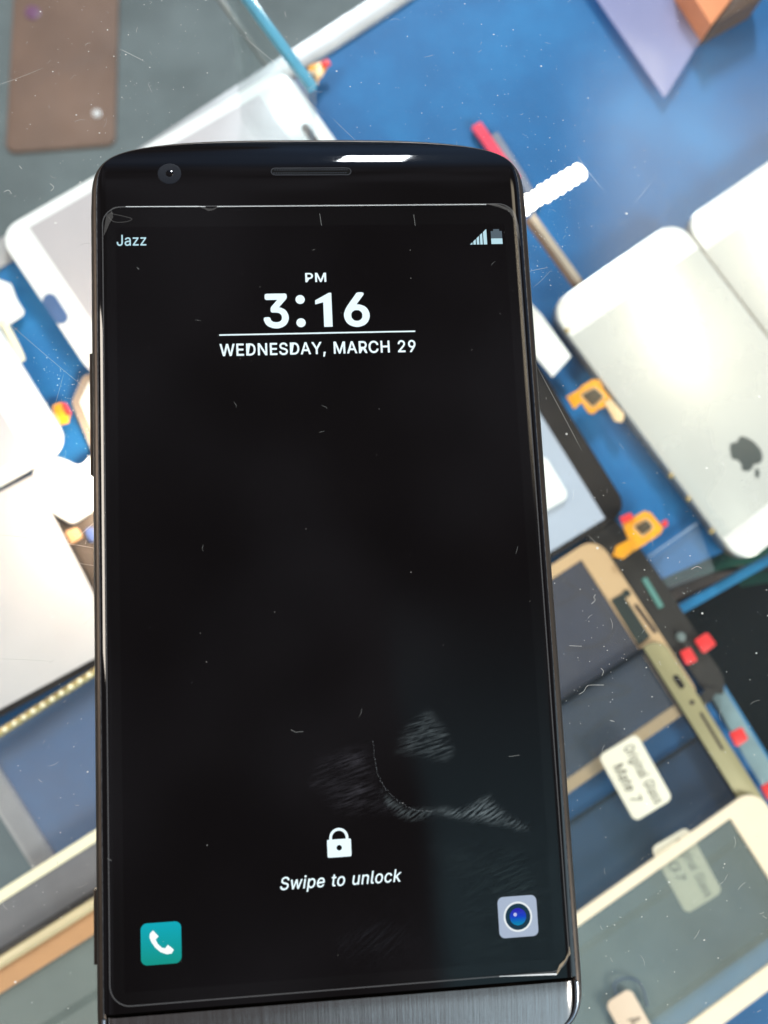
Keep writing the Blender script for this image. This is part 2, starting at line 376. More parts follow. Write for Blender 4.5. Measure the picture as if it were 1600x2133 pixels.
# glyph outlines: character -> [advance, flat x,y list, flat triangle list] in thousandths of an em
GL = {",":[188,[38,-119,68,71,137,71,84,-119],[0,2,1,0,3,2]],
"1":[453,[76,0,76,55,391,55,391,0,276,509,276,0,212,0,212,448,209,448,86,358,86,427,198,509],[10,4,11,10,8,4,8,7,4,7,5,4,10,9,8,6,5,7,0,2,1,0,3,2]],
"2":[453,[64,0,64,47,234,229,252,248,268,266,282,282,294,298,303,312,311,327,316,341,319,356,320,371,319,389,315,405,308,419,298,431,287,441,273,449,258,455,241,458,224,460,205,458,188,454,172,447,159,438,148,427,139,413,132,398,128,381,127,362,66,362,68,391,75,418,86,442,102,464,121,482,143,496,168,507,196,513,225,516,254,513,281,507,306,497,328,482,346,465,361,445,372,423,379,398,381,372,380,354,377,336,371,318,363,299,351,280,336,259,317,235,294,209,267,180,153,60,153,57,389,57,389,0],[38,40,39,38,41,40,37,41,38,37,42,41,36,42,37,36,43,42,35,43,36,35,44,43,34,44,35,34,20,44,20,19,44,19,45,44,33,21,34,21,20,34,18,45,19,33,22,21,17,45,18,33,23,22,16,45,17,33,24,23,16,46,45,32,24,33,15,46,16,32,25,24,14,46,15,32,26,25,14,47,46,13,47,14,31,26,32,31,27,26,12,47,13,12,48,47,31,28,27,30,28,31,11,48,12,30,29,28,11,49,48,10,49,11,9,49,10,9,50,49,8,50,9,8,51,50,7,51,8,7,52,51,6,52,7,6,53,52,5,53,6,4,53,5,4,54,53,3,54,4,3,55,54,2,55,3,2,56,55,1,56,2,1,57,56,1,58,57,1,59,58,1,60,59,1,61,60,0,61,1]],
"3":[453,[218,-7,188,-5,159,1,133,10,108,22,88,38,70,57,57,79,48,104,44,132,109,132,112,115,118,100,126,87,137,76,150,66,165,59,182,54,200,51,219,50,239,51,258,55,275,61,291,69,304,80,315,93,323,108,328,125,329,145,328,163,323,180,316,196,306,211,292,223,275,234,254,241,229,246,201,248,157,248,157,299,288,448,288,452,70,452,70,509,372,509,372,461,211,278,211,289,247,290,279,286,308,276,333,262,354,244,371,222,383,198,391,173,393,145,390,116,383,90,370,66,354,45,333,27,309,12,281,2,251,-5],[42,44,43,42,45,44,42,41,45,41,40,45,40,46,45,39,47,40,47,46,40,38,47,39,47,49,48,38,49,47,38,50,49,38,51,50,38,37,51,37,52,51,36,52,37,35,52,36,35,53,52,34,53,35,33,53,34,32,53,33,32,54,53,31,54,32,31,55,54,30,55,31,29,55,30,29,56,55,28,56,29,27,56,28,27,57,56,8,10,9,8,11,10,26,57,27,26,58,57,8,12,11,25,58,26,7,12,8,7,13,12,24,58,25,24,59,58,7,14,13,23,59,24,6,14,7,6,15,14,22,59,23,6,16,15,22,60,59,21,60,22,6,17,16,5,17,6,20,60,21,5,18,17,19,60,20,5,19,18,5,60,19,5,61,60,4,61,5,4,62,61,3,62,4,3,63,62,2,63,3,2,64,63,1,64,2,1,0,64]],
"6":[453,[226,-7,196,-4,168,3,142,15,119,31,100,51,84,74,73,101,66,130,64,162,65,187,71,212,80,239,93,268,112,302,137,340,252,509,322,509,151,261,145,261,151,270,157,279,165,288,174,295,184,302,196,307,208,311,221,313,235,314,265,312,291,305,316,295,337,280,355,262,370,240,380,215,387,187,389,157,387,127,379,98,368,73,352,50,333,30,310,14,284,3,257,-4,226,48,245,50,263,55,279,63,293,73,304,86,314,101,322,119,326,137,327,157,326,178,322,196,314,213,304,228,293,241,279,251,263,259,245,264,226,265,207,264,190,259,174,252,160,241,148,229,138,214,131,197,126,179,125,158,126,138,131,119,138,102,148,86,160,73,174,63,190,55,207,50],[15,17,16,15,23,17,23,18,17,14,23,15,27,29,28,26,29,27,26,30,29,25,30,26,24,30,25,24,31,30,13,23,14,23,31,24,13,22,23,18,31,23,18,32,31,13,21,22,18,64,32,64,33,32,13,20,21,13,19,20,12,19,13,18,65,64,63,33,64,18,66,65,62,33,63,62,34,33,12,18,19,12,66,18,12,67,66,61,34,62,12,68,67,60,34,61,12,69,68,59,34,60,59,35,34,11,69,12,11,70,69,58,35,59,58,36,35,11,71,70,57,36,58,10,71,11,10,72,71,56,36,57,56,37,36,9,72,10,9,73,72,55,37,56,8,73,9,8,74,73,54,37,55,54,38,37,8,75,74,53,38,54,7,75,8,53,39,38,7,76,75,52,39,53,7,77,76,51,39,52,6,77,7,51,40,39,6,78,77,50,40,51,5,78,6,5,79,78,49,40,50,49,41,40,5,80,79,48,41,49,5,81,80,47,41,48,4,81,5,4,46,81,46,41,47,46,42,41,4,42,46,3,42,4,3,43,42,2,43,3,2,44,43,1,44,2,1,45,44,0,45,1]],
"7":[453,[97,0,323,448,323,452,62,452,62,509,391,509,391,449,165,0],[3,5,4,3,2,5,2,6,5,1,6,2,1,7,6,0,7,1]],
"9":[453,[226,516,256,513,285,506,310,494,333,478,352,458,368,434,380,408,387,378,389,347,387,322,382,296,373,270,359,240,340,207,315,168,200,0,130,0,301,248,307,248,302,238,295,229,287,221,278,214,268,207,257,202,245,198,232,195,218,195,188,197,161,203,137,214,116,229,98,247,83,269,72,294,66,321,64,352,66,382,73,411,85,436,101,459,120,479,143,494,168,506,196,513,226,460,207,459,190,454,174,446,160,435,148,423,138,407,131,390,127,372,125,352,127,331,131,313,138,295,148,280,160,268,174,257,190,250,207,245,226,243,245,245,263,249,279,257,293,267,305,280,314,295,322,312,326,330,327,350,326,371,322,390,314,407,305,422,293,435,279,446,263,454,245,459],[45,1,0,44,1,45,44,2,1,43,2,44,43,3,2,42,3,43,42,4,3,41,4,42,41,46,4,46,5,4,41,47,46,81,5,46,40,47,41,40,48,47,80,5,81,80,6,5,40,49,48,79,6,80,40,50,49,78,6,79,39,50,40,39,51,50,77,6,78,77,7,6,39,52,51,76,7,77,38,52,39,76,8,7,38,53,52,75,8,76,38,54,53,74,8,75,37,54,38,74,9,8,37,55,54,73,9,74,36,55,37,36,56,55,72,9,73,72,10,9,36,57,56,71,10,72,71,11,10,35,57,36,35,58,57,70,11,71,70,12,11,35,59,58,69,12,70,34,59,35,34,60,59,68,12,69,68,13,12,33,60,34,33,61,60,67,13,68,33,62,61,66,19,67,19,13,67,33,63,62,65,18,66,18,19,66,65,24,18,24,17,18,20,13,19,32,63,33,32,64,63,64,24,65,32,24,64,20,14,13,21,14,20,22,14,21,31,24,32,23,14,22,30,24,31,24,14,23,30,25,24,17,14,24,17,15,14,29,25,30,29,26,25,29,27,26,28,27,29,17,16,15]],
"A":[479,[16,0,201,509,276,509,463,0,395,0,287,302,280,323,272,346,264,372,255,402,244,438,232,478,245,478,233,437,222,402,213,371,204,345,197,322,191,302,85,0,110,142,110,199,370,199,370,142],[0,11,1,11,2,1,11,12,2,12,3,2,0,21,11,21,13,11,13,10,11,13,10,12,10,22,12,22,3,12,9,22,10,21,14,13,8,22,9,21,15,14,7,22,8,21,16,15,6,22,7,21,17,16,5,22,6,21,18,17,21,20,18,20,19,18,4,23,5,23,22,5,0,20,21,20,22,21,20,23,22,23,3,22,0,19,20,4,3,23]],
"C":[510,[267,-7,225,-3,186,7,150,25,119,49,92,79,70,115,53,157,44,203,40,254,44,305,53,352,70,393,92,429,119,459,150,484,186,501,225,512,267,516,293,514,317,511,340,504,362,496,383,485,402,471,419,456,435,438,448,418,459,397,467,373,473,348,408,348,404,365,397,380,389,395,380,407,369,418,357,428,344,437,330,444,315,449,300,453,284,455,267,456,237,453,209,445,184,432,161,414,141,391,125,364,113,332,106,295,103,254,106,213,113,177,125,145,141,117,161,94,184,76,210,63,237,56,267,53,284,54,300,56,315,60,330,65,344,72,357,81,369,90,380,102,389,114,397,128,404,144,408,160,473,160,467,135,459,112,448,91,435,71,420,53,402,38,383,24,363,13,341,5,317,-2,293,-6],[17,19,18,17,20,19,16,20,17,16,21,20,16,22,21,15,22,16,15,23,22,15,24,23,14,24,15,14,25,24,13,44,14,44,43,14,43,25,14,42,25,43,42,26,25,41,26,42,13,45,44,40,26,41,39,26,40,13,46,45,38,26,39,38,27,26,37,27,38,13,47,46,12,47,13,36,27,37,35,27,36,35,28,27,12,48,47,34,28,35,34,29,28,33,29,34,11,48,12,11,49,48,32,29,33,32,30,29,31,30,32,11,50,49,10,50,11,10,51,50,9,51,10,9,52,51,8,52,9,8,53,52,8,54,53,7,54,8,7,55,54,72,74,73,72,75,74,6,55,7,6,56,55,71,75,72,71,76,75,70,76,71,6,57,56,5,57,6,69,76,70,69,77,76,68,77,69,5,58,57,68,78,77,67,78,68,66,78,67,4,58,5,4,59,58,65,78,66,65,79,78,64,79,65,4,60,59,63,79,64,62,79,63,4,61,60,61,79,62,61,80,79,4,80,61,3,80,4,3,81,80,2,81,3,2,82,81,2,83,82,1,83,2,1,84,83,1,85,84,0,85,1]],
"D":[502,[219,0,96,0,96,57,215,57,254,60,288,68,318,81,343,99,363,122,379,149,390,181,397,216,399,255,397,294,390,329,379,361,364,388,344,410,320,428,291,441,258,449,221,452,93,452,93,509,225,509,273,505,315,495,353,478,385,455,412,426,433,391,449,351,458,306,462,255,458,205,449,159,433,119,411,83,384,54,351,31,312,14,268,3,125,509,125,0,60,0,60,509],[44,23,45,23,42,45,44,22,23,42,24,23,43,24,42,43,21,24,21,25,24,21,26,25,21,27,26,21,28,27,21,20,28,20,29,28,44,21,22,44,2,21,2,43,21,19,29,20,18,29,19,17,29,18,17,30,29,16,30,17,16,31,30,15,31,16,14,31,15,14,32,31,13,32,14,13,33,32,12,33,13,11,33,12,11,34,33,10,34,11,10,35,34,9,35,10,9,36,35,8,36,9,7,36,8,7,37,36,6,37,7,6,38,37,5,38,6,4,38,5,3,38,4,44,1,2,43,3,2,43,38,3,43,39,38,43,40,39,43,41,40,43,0,41,1,43,44,43,0,1]],
"E":[418,[60,0,60,509,372,509,372,452,125,452,125,286,355,286,355,229,125,229,125,57,375,57,375,0],[0,4,1,4,2,1,4,3,2,0,5,4,0,8,5,8,6,5,8,7,6,0,9,8,0,10,9,0,11,10]],
"G":[520,[269,-7,225,-3,185,7,149,25,118,49,91,79,69,116,53,157,43,203,40,254,43,305,53,352,69,393,91,429,117,459,149,484,184,501,223,512,265,516,291,514,316,510,340,504,363,494,384,483,403,469,421,453,436,436,449,416,460,395,468,373,474,349,408,349,402,365,395,379,387,393,378,406,368,417,356,427,344,436,330,443,315,448,300,453,283,455,265,456,236,453,209,445,183,432,160,414,141,392,125,364,113,332,106,295,103,254,106,213,113,177,125,145,141,117,161,95,184,76,210,63,238,56,269,53,296,55,322,61,345,71,365,85,382,102,396,123,407,147,413,173,415,202,434,199,283,199,283,256,478,256,478,200,475,160,466,124,451,91,431,62,406,38,377,19,344,5,308,-4],[17,19,18,17,20,19,16,20,17,16,21,20,16,22,21,15,22,16,15,23,22,14,23,15,14,24,23,14,25,24,13,44,14,44,43,14,43,25,14,42,25,43,41,25,42,41,26,25,13,45,44,40,26,41,39,26,40,13,46,45,38,26,39,38,27,26,37,27,38,13,47,46,12,47,13,36,27,37,35,27,36,35,28,27,12,48,47,34,28,35,34,29,28,11,48,12,33,29,34,11,49,48,32,29,33,32,30,29,31,30,32,11,50,49,10,50,11,10,51,50,9,51,10,9,52,51,72,74,73,72,70,74,70,75,74,8,52,9,8,53,52,8,54,53,7,54,8,72,69,70,71,75,70,71,76,75,69,71,72,69,76,71,7,55,54,68,76,69,68,77,76,6,55,7,67,77,68,6,56,55,67,78,77,66,78,67,6,57,56,5,57,6,65,78,66,5,58,57,65,79,78,64,79,65,4,58,5,4,59,58,63,79,64,4,60,59,63,80,79,62,80,63,4,61,60,61,80,62,4,80,61,3,80,4,3,81,80,2,81,3,2,82,81,1,82,2,1,83,82,0,83,1]],
"H":[517,[60,0,60,509,125,509,125,289,392,289,392,509,457,509,457,0,392,0,392,232,125,232,125,0],[0,2,1,0,3,2,4,6,5,4,7,6,0,10,3,10,4,3,10,9,4,9,7,4,0,11,10,8,7,9]],
"J":[396,[185,-7,143,-2,106,11,75,33,52,63,38,100,33,145,33,173,98,173,98,145,100,117,108,93,122,74,139,61,160,53,185,50,209,53,230,61,248,74,261,93,269,117,272,145,272,509,336,509,336,145,332,100,318,63,294,33,263,11,227,-2],[21,23,22,21,24,23,6,8,7,6,9,8,5,9,6,5,10,9,20,24,21,20,25,24,5,11,10,19,25,20,4,11,5,19,26,25,18,26,19,4,12,11,4,13,12,17,26,18,17,27,26,3,13,4,3,14,13,16,27,17,3,15,14,15,27,16,3,27,15,2,27,3,2,28,27,1,28,2,1,29,28,0,29,1]],
"M":[628,[60,0,60,509,152,509,277,187,280,179,284,170,287,159,291,147,295,135,299,123,303,110,307,97,311,84,315,71,319,60,322,49,307,49,311,59,314,71,318,83,322,95,326,108,330,121,334,134,338,146,342,158,346,169,349,179,352,187,476,509,568,509,568,0,504,0,504,291,504,302,504,314,504,327,505,340,505,354,505,369,505,383,506,398,506,413,506,428,507,443,507,457,513,457,508,441,503,425,498,409,492,393,487,378,482,363,477,348,472,335,467,322,463,310,459,300,456,291,342,0,286,0,170,291,167,300,163,310,159,321,155,333,150,347,145,361,140,376,134,392,129,408,124,424,118,441,112,457,119,457,119,444,120,430,120,416,120,401,121,386,121,372,121,357,121,342,122,328,122,315,122,302,122,291,122,0],[0,73,1,73,2,1,73,74,2,74,3,2,28,45,29,45,30,29,45,46,30,46,31,30,0,72,73,75,3,74,28,44,45,47,31,46,76,3,75,28,48,44,48,43,44,48,43,47,43,31,47,0,76,72,76,71,72,0,77,76,71,3,76,42,31,43,28,49,48,70,3,71,0,78,77,41,31,42,28,50,49,69,3,70,0,79,78,40,31,41,28,51,50,68,3,69,0,80,79,39,31,40,28,52,51,67,3,68,0,81,80,38,31,39,28,53,52,66,3,67,0,82,81,37,31,38,28,54,53,65,3,66,0,83,82,36,31,37,28,55,54,64,3,65,0,84,83,35,31,36,28,56,55,63,3,64,0,85,84,34,31,35,28,57,56,62,3,63,0,86,85,33,31,34,28,58,57,61,3,62,0,87,86,60,3,61,28,59,58,32,31,33,60,4,3,27,59,28,60,5,4,26,59,27,60,6,5,25,59,26,60,7,6,24,59,25,60,8,7,23,59,24,60,9,8,22,59,23,60,10,9,21,59,22,60,11,10,20,59,21,60,12,11,19,59,20,60,18,12,18,13,12,18,13,19,13,59,19,14,59,13,60,17,18,15,59,14,60,16,17,60,15,16,60,59,15]],
"N":[523,[60,0,60,509,136,509,343,183,349,174,355,163,363,151,371,137,379,122,388,107,396,90,405,73,414,55,405,54,403,72,402,90,401,108,400,126,399,142,399,157,399,171,399,184,399,195,399,509,463,509,463,0,387,0,202,290,194,303,186,317,177,331,168,346,159,363,148,381,136,402,123,425,108,452,119,454,120,429,121,406,122,384,123,363,124,345,124,328,125,313,125,301,125,291,125,0],[0,36,1,36,2,1,36,37,2,37,3,2,22,24,23,22,25,24,38,3,37,0,38,36,38,35,36,0,39,38,35,3,38,34,3,35,0,40,39,33,3,34,0,41,40,32,3,33,0,42,41,31,3,32,30,3,31,0,43,42,29,3,30,0,44,43,28,3,29,0,45,44,27,3,28,0,46,45,0,47,46,26,3,27,21,25,22,20,25,21,26,4,3,26,5,4,19,25,20,26,6,5,18,25,19,26,7,6,17,25,18,26,8,7,16,25,17,26,9,8,15,25,16,26,10,9,14,11,15,11,25,15,26,14,10,14,11,10,12,25,11,26,13,14,13,25,12,26,25,13]],
"O":[533,[267,-7,225,-3,186,7,150,25,119,49,92,79,70,115,53,157,44,203,40,254,44,305,53,352,70,393,92,429,119,459,150,484,186,501,225,512,267,516,309,512,348,501,384,484,415,459,442,429,464,393,480,352,490,305,493,254,490,203,480,157,464,115,442,79,415,49,384,25,348,7,309,-3,267,53,296,55,324,63,349,76,372,94,392,116,408,144,420,176,428,213,430,254,428,295,420,332,408,365,392,392,372,415,349,433,324,446,296,453,267,456,237,453,210,445,184,433,161,415,142,392,125,364,113,332,106,295,103,254,106,213,113,176,125,144,142,117,161,94,184,76,210,63,237,55],[17,19,18,16,19,17,16,20,19,15,20,16,15,21,20,14,21,15,14,22,21,13,55,14,55,54,14,54,22,14,54,53,22,53,23,22,52,23,53,13,56,55,51,23,52,13,57,56,50,23,51,13,58,57,50,24,23,12,58,13,49,24,50,12,59,58,11,59,12,49,25,24,48,25,49,11,60,59,47,25,48,11,61,60,10,61,11,47,26,25,46,26,47,10,62,61,9,62,10,46,27,26,45,27,46,9,63,62,8,63,9,8,64,63,44,27,45,44,28,27,8,65,64,43,28,44,7,65,8,43,29,28,7,66,65,42,29,43,6,66,7,42,30,29,6,67,66,41,30,42,6,68,67,40,30,41,5,68,6,40,31,30,5,69,68,39,31,40,39,32,31,4,69,5,4,70,69,38,32,39,4,71,70,37,32,38,4,36,71,36,32,37,4,32,36,4,33,32,3,33,4,2,33,3,2,34,33,1,34,2,1,35,34,1,0,35]],
"P":[444,[60,0,60,509,235,509,272,506,305,499,332,487,356,471,375,452,390,430,400,404,407,377,409,348,407,318,400,291,390,265,375,243,356,223,332,207,305,195,272,188,235,186,109,186,109,242,233,242,257,244,279,248,297,256,312,266,324,279,333,294,339,310,343,328,344,348,343,367,339,385,333,402,324,416,312,428,297,439,279,446,257,451,232,452,125,452,125,0],[0,42,1,42,2,1,42,3,2,42,4,3,42,5,4,42,6,5,42,7,6,42,41,7,41,40,7,40,8,7,0,22,42,22,43,42,39,8,40,38,8,39,37,8,38,37,9,8,36,9,37,35,9,36,35,10,9,34,10,35,33,10,34,33,11,10,32,11,33,31,11,32,31,12,11,30,12,31,30,13,12,29,13,30,28,13,29,28,14,13,27,14,28,26,14,27,26,15,14,25,15,26,24,15,25,23,15,24,23,16,15,0,21,22,43,23,22,43,20,23,20,16,23,20,17,16,20,18,17,20,19,18,0,20,21,0,43,20]],
"R":[449,[60,0,60,509,236,509,273,506,305,500,333,489,356,473,376,455,390,433,401,408,407,381,409,352,407,323,401,296,390,271,376,250,356,232,333,217,305,206,273,200,236,198,96,198,96,255,234,255,258,256,280,260,298,267,313,276,325,287,334,300,340,316,344,333,345,352,344,371,340,389,334,405,325,419,313,430,298,440,279,446,258,451,233,452,125,452,125,0,353,0,230,229,303,229,428,0],[0,22,1,22,42,1,42,2,1,42,3,2,42,4,3,42,5,4,42,6,5,42,7,6,42,41,7,41,40,7,40,8,7,22,43,42,39,8,40,38,8,39,37,8,38,37,9,8,36,9,37,35,9,36,35,10,9,34,10,35,33,10,34,33,11,10,32,11,33,31,11,32,31,12,11,30,12,31,30,13,12,29,13,30,28,13,29,28,14,13,27,14,28,26,14,27,26,15,14,25,15,26,24,15,25,23,15,24,0,21,22,43,23,22,43,45,23,45,15,23,45,16,15,45,46,16,46,17,16,43,20,45,20,44,45,47,17,46,18,47,17,19,47,18,20,47,19,0,20,21,0,43,20,44,47,20]],
"S":[446,[224,-9,188,-7,156,-1,128,9,102,23,81,40,64,60,51,83,42,109,38,137,104,137,108,118,114,102,123,88,136,76,150,66,166,59,185,53,204,50,224,49,246,50,267,54,286,60,303,69,317,79,329,92,338,106,344,122,346,139,344,154,340,168,332,179,322,189,310,197,296,205,280,211,263,217,245,222,184,239,145,253,112,269,86,289,67,313,56,341,52,372,54,400,62,425,75,448,92,468,113,484,138,498,165,508,195,514,227,516,259,514,289,508,316,498,340,484,360,468,377,449,390,427,398,403,401,378,337,378,332,402,320,421,302,437,280,449,254,456,225,459,204,457,185,454,167,448,152,440,139,430,129,418,121,405,117,391,115,376,117,359,122,345,131,334,142,324,155,315,169,308,184,302,198,297,212,293,264,279,279,275,295,270,312,264,328,256,344,248,359,238,372,226,384,213,395,198,402,180,407,161,408,139,406,112,399,87,386,64,370,43,349,25,323,11,294,0,261,-7],[52,54,53,51,54,52,51,55,54,50,55,51,50,56,55,49,56,50,49,57,56,48,57,49,48,58,57,48,59,58,47,70,48,70,69,48,69,59,48,68,59,69,47,71,70,67,59,68,47,72,71,66,59,67,66,60,59,46,72,47,46,73,72,46,74,73,65,60,66,46,75,74,65,61,60,45,75,46,64,61,65,45,76,75,45,77,76,64,62,61,63,62,64,44,77,45,44,78,77,44,79,78,43,79,44,43,80,79,43,81,80,42,81,43,42,82,81,42,83,82,42,84,83,41,84,42,41,85,84,41,86,85,41,87,86,41,88,87,40,88,41,40,89,88,40,90,89,40,91,90,39,91,40,39,92,91,39,93,92,38,93,39,38,94,93,37,94,38,37,95,94,37,96,95,36,96,37,35,96,36,35,97,96,34,97,35,33,97,34,33,98,97,32,98,33,31,98,32,31,99,98,30,99,31,29,99,30,29,100,99,28,100,29,27,100,28,27,101,100,8,10,9,8,11,10,26,101,27,8,12,11,26,102,101,7,12,8,25,102,26,7,13,12,24,102,25,7,14,13,24,103,102,6,14,7,23,103,24,6,15,14,22,103,23,6,16,15,22,104,103,21,104,22,5,16,6,5,17,16,20,104,21,5,18,17,19,104,20,5,19,18,5,104,19,5,105,104,4,105,5,4,106,105,3,106,4,3,107,106,2,107,3,2,108,107,1,108,2,1,0,108]],
"W":[686,[155,0,16,509,82,509,163,196,167,179,172,162,175,145,179,128,183,111,187,94,190,76,194,58,197,40,189,40,193,58,196,76,200,94,203,111,207,128,211,145,215,162,220,179,224,196,306,509,380,509,462,196,466,179,470,162,474,145,478,128,482,111,486,94,490,76,494,58,497,40,488,40,492,58,495,76,499,94,503,111,506,128,510,145,515,162,519,179,523,196,603,509,670,509,530,0,455,0,368,323,362,345,357,368,351,391,346,417,341,445,336,475,350,475,345,446,340,420,335,395,330,371,324,347,318,323,230,0],[0,2,1,0,3,2,22,55,23,55,24,23,55,56,24,56,25,24,44,46,45,44,47,46,22,54,55,57,25,56,58,53,57,53,25,57,22,58,54,58,53,54,22,59,58,52,25,53,22,60,59,51,25,52,22,61,60,50,25,51,22,62,61,49,25,50,22,63,62,48,25,49,0,4,3,21,63,22,48,26,25,43,47,44,0,5,4,20,63,21,48,27,26,42,47,43,0,6,5,19,63,20,48,28,27,41,47,42,0,7,6,18,63,19,48,29,28,40,47,41,0,8,7,17,63,18,48,30,29,39,47,40,0,9,8,16,63,17,48,31,30,38,47,39,0,10,9,15,63,16,48,32,31,37,47,38,0,14,10,14,11,10,48,36,32,36,33,32,14,11,15,11,63,15,36,33,37,33,47,37,12,63,11,34,47,33,0,13,14,48,35,36,0,12,13,0,63,12,48,34,35,48,47,34]],
"Y":[472,[203,0,203,208,16,509,91,509,192,344,203,327,213,309,222,292,231,274,240,254,250,230,224,230,233,254,242,275,251,293,260,310,270,327,280,344,381,509,455,509,268,208,268,0],[1,3,2,1,4,3,17,19,18,17,20,19,1,5,4,16,20,17,15,20,16,1,6,5,14,20,15,1,7,6,13,20,14,1,8,7,12,9,13,9,20,13,1,12,8,12,9,8,1,11,12,10,20,9,1,10,11,1,20,10,0,20,1,0,21,20]],
"a":[389,[160,-9,137,-7,115,-3,94,5,76,15,60,29,48,45,38,63,32,84,30,108,32,128,36,146,43,161,53,174,64,184,78,193,92,200,108,206,125,211,143,214,161,217,178,220,200,223,218,225,234,227,247,229,257,231,265,235,271,240,274,246,276,255,276,257,275,272,272,285,267,297,260,307,251,315,240,322,227,327,212,330,196,331,178,330,163,327,149,322,137,316,127,309,118,301,110,292,104,283,100,274,41,291,51,313,64,331,79,346,95,358,114,368,133,375,153,380,173,383,194,384,208,384,223,382,239,379,255,375,271,369,286,360,300,350,312,336,322,320,330,301,335,278,337,251,337,0,277,0,277,52,272,52,267,43,260,34,252,25,242,16,229,8,215,1,199,-4,181,-7,170,45,192,47,211,51,228,59,242,68,254,80,263,93,270,108,274,122,276,138,276,190,272,187,267,184,259,182,251,180,241,178,231,176,221,174,210,173,200,171,191,170,182,169,175,168,161,166,147,163,134,159,122,153,112,147,103,139,97,130,93,118,92,105,93,93,96,82,102,72,109,64,119,57,130,52,142,48,156,46],[58,60,59,58,61,60,57,61,58,57,62,61,56,62,57,56,63,62,55,63,56,55,64,63,55,65,64,54,65,55,54,66,65,53,66,54,53,67,66,52,67,53,52,40,67,40,39,67,39,68,67,51,41,52,41,40,52,51,42,41,38,68,39,51,43,42,37,68,38,51,44,43,36,68,37,36,69,68,51,45,44,35,69,36,50,45,51,50,46,45,34,69,35,34,70,69,50,47,46,33,70,34,50,48,47,49,48,50,32,70,33,32,71,70,31,71,32,30,71,31,29,71,30,29,72,71,28,72,29,27,72,28,26,94,27,94,72,27,25,94,26,24,94,25,23,94,24,22,94,23,21,94,22,20,94,21,19,94,20,18,94,19,17,94,18,16,94,17,15,94,16,14,94,15,14,95,94,93,72,94,14,96,95,14,97,96,13,97,14,13,98,97,13,99,98,13,100,99,13,101,100,13,102,101,12,102,13,12,103,102,12,104,103,12,105,104,12,106,105,12,107,106,12,108,107,12,109,108,11,109,12,11,110,109,11,111,110,11,112,111,10,112,11,10,113,112,92,72,93,10,114,113,9,114,10,91,72,92,9,115,114,8,115,9,90,72,91,8,116,115,89,72,90,8,117,116,7,117,8,7,118,117,88,74,89,74,72,89,7,119,118,87,74,88,7,120,119,6,120,7,86,75,87,75,74,87,6,121,120,6,122,121,86,76,75,73,72,74,85,76,86,6,123,122,84,76,85,6,84,123,6,76,84,5,76,6,5,77,76,5,78,77,4,78,5,4,79,78,4,80,79,3,80,4,3,81,80,2,81,3,2,82,81,1,82,2,1,83,82,0,83,1]],
"c":[396,[207,-8,174,-5,144,3,117,16,93,35,72,58,56,85,44,116,37,150,34,187,37,225,44,260,56,291,72,318,93,341,117,360,144,374,174,382,207,384,226,384,243,381,260,377,276,371,291,364,305,356,318,346,330,335,340,322,349,308,356,293,362,277,303,262,300,272,295,281,290,289,284,297,278,304,270,311,261,316,252,321,242,325,231,328,220,329,207,330,184,328,163,321,145,310,130,296,118,278,108,258,102,236,98,212,96,187,98,163,102,139,108,117,118,97,130,80,145,66,163,55,184,49,207,46,220,47,232,49,243,52,253,55,262,60,271,66,279,73,285,80,292,89,297,98,301,107,304,117,363,102,357,86,350,70,341,56,331,43,319,32,306,21,292,12,277,5,261,-1,244,-5,226,-7],[17,19,18,17,20,19,16,20,17,16,21,20,16,22,21,15,22,16,15,23,22,15,24,23,14,24,15,14,25,24,14,26,25,13,43,14,43,26,14,43,42,26,42,27,26,13,44,43,41,27,42,13,45,44,40,27,41,39,27,40,39,28,27,13,46,45,38,28,39,12,46,13,37,28,38,36,28,37,12,47,46,36,29,28,35,29,36,34,29,35,12,48,47,34,30,29,11,48,12,33,30,34,32,30,33,11,49,48,32,31,30,10,49,11,10,50,49,10,51,50,9,51,10,9,52,51,8,52,9,8,53,52,8,54,53,7,54,8,7,55,54,7,56,55,72,74,73,6,56,7,71,74,72,71,75,74,70,75,71,6,57,56,69,75,70,69,76,75,5,57,6,5,58,57,68,76,69,67,76,68,67,77,76,66,77,67,5,59,58,65,77,66,4,59,5,65,78,77,64,78,65,4,60,59,63,78,64,62,78,63,4,61,60,61,78,62,4,78,61,4,79,78,3,79,4,3,80,79,3,81,80,2,81,3,2,82,81,2,83,82,1,83,2,1,84,83,1,85,84,0,85,1]],
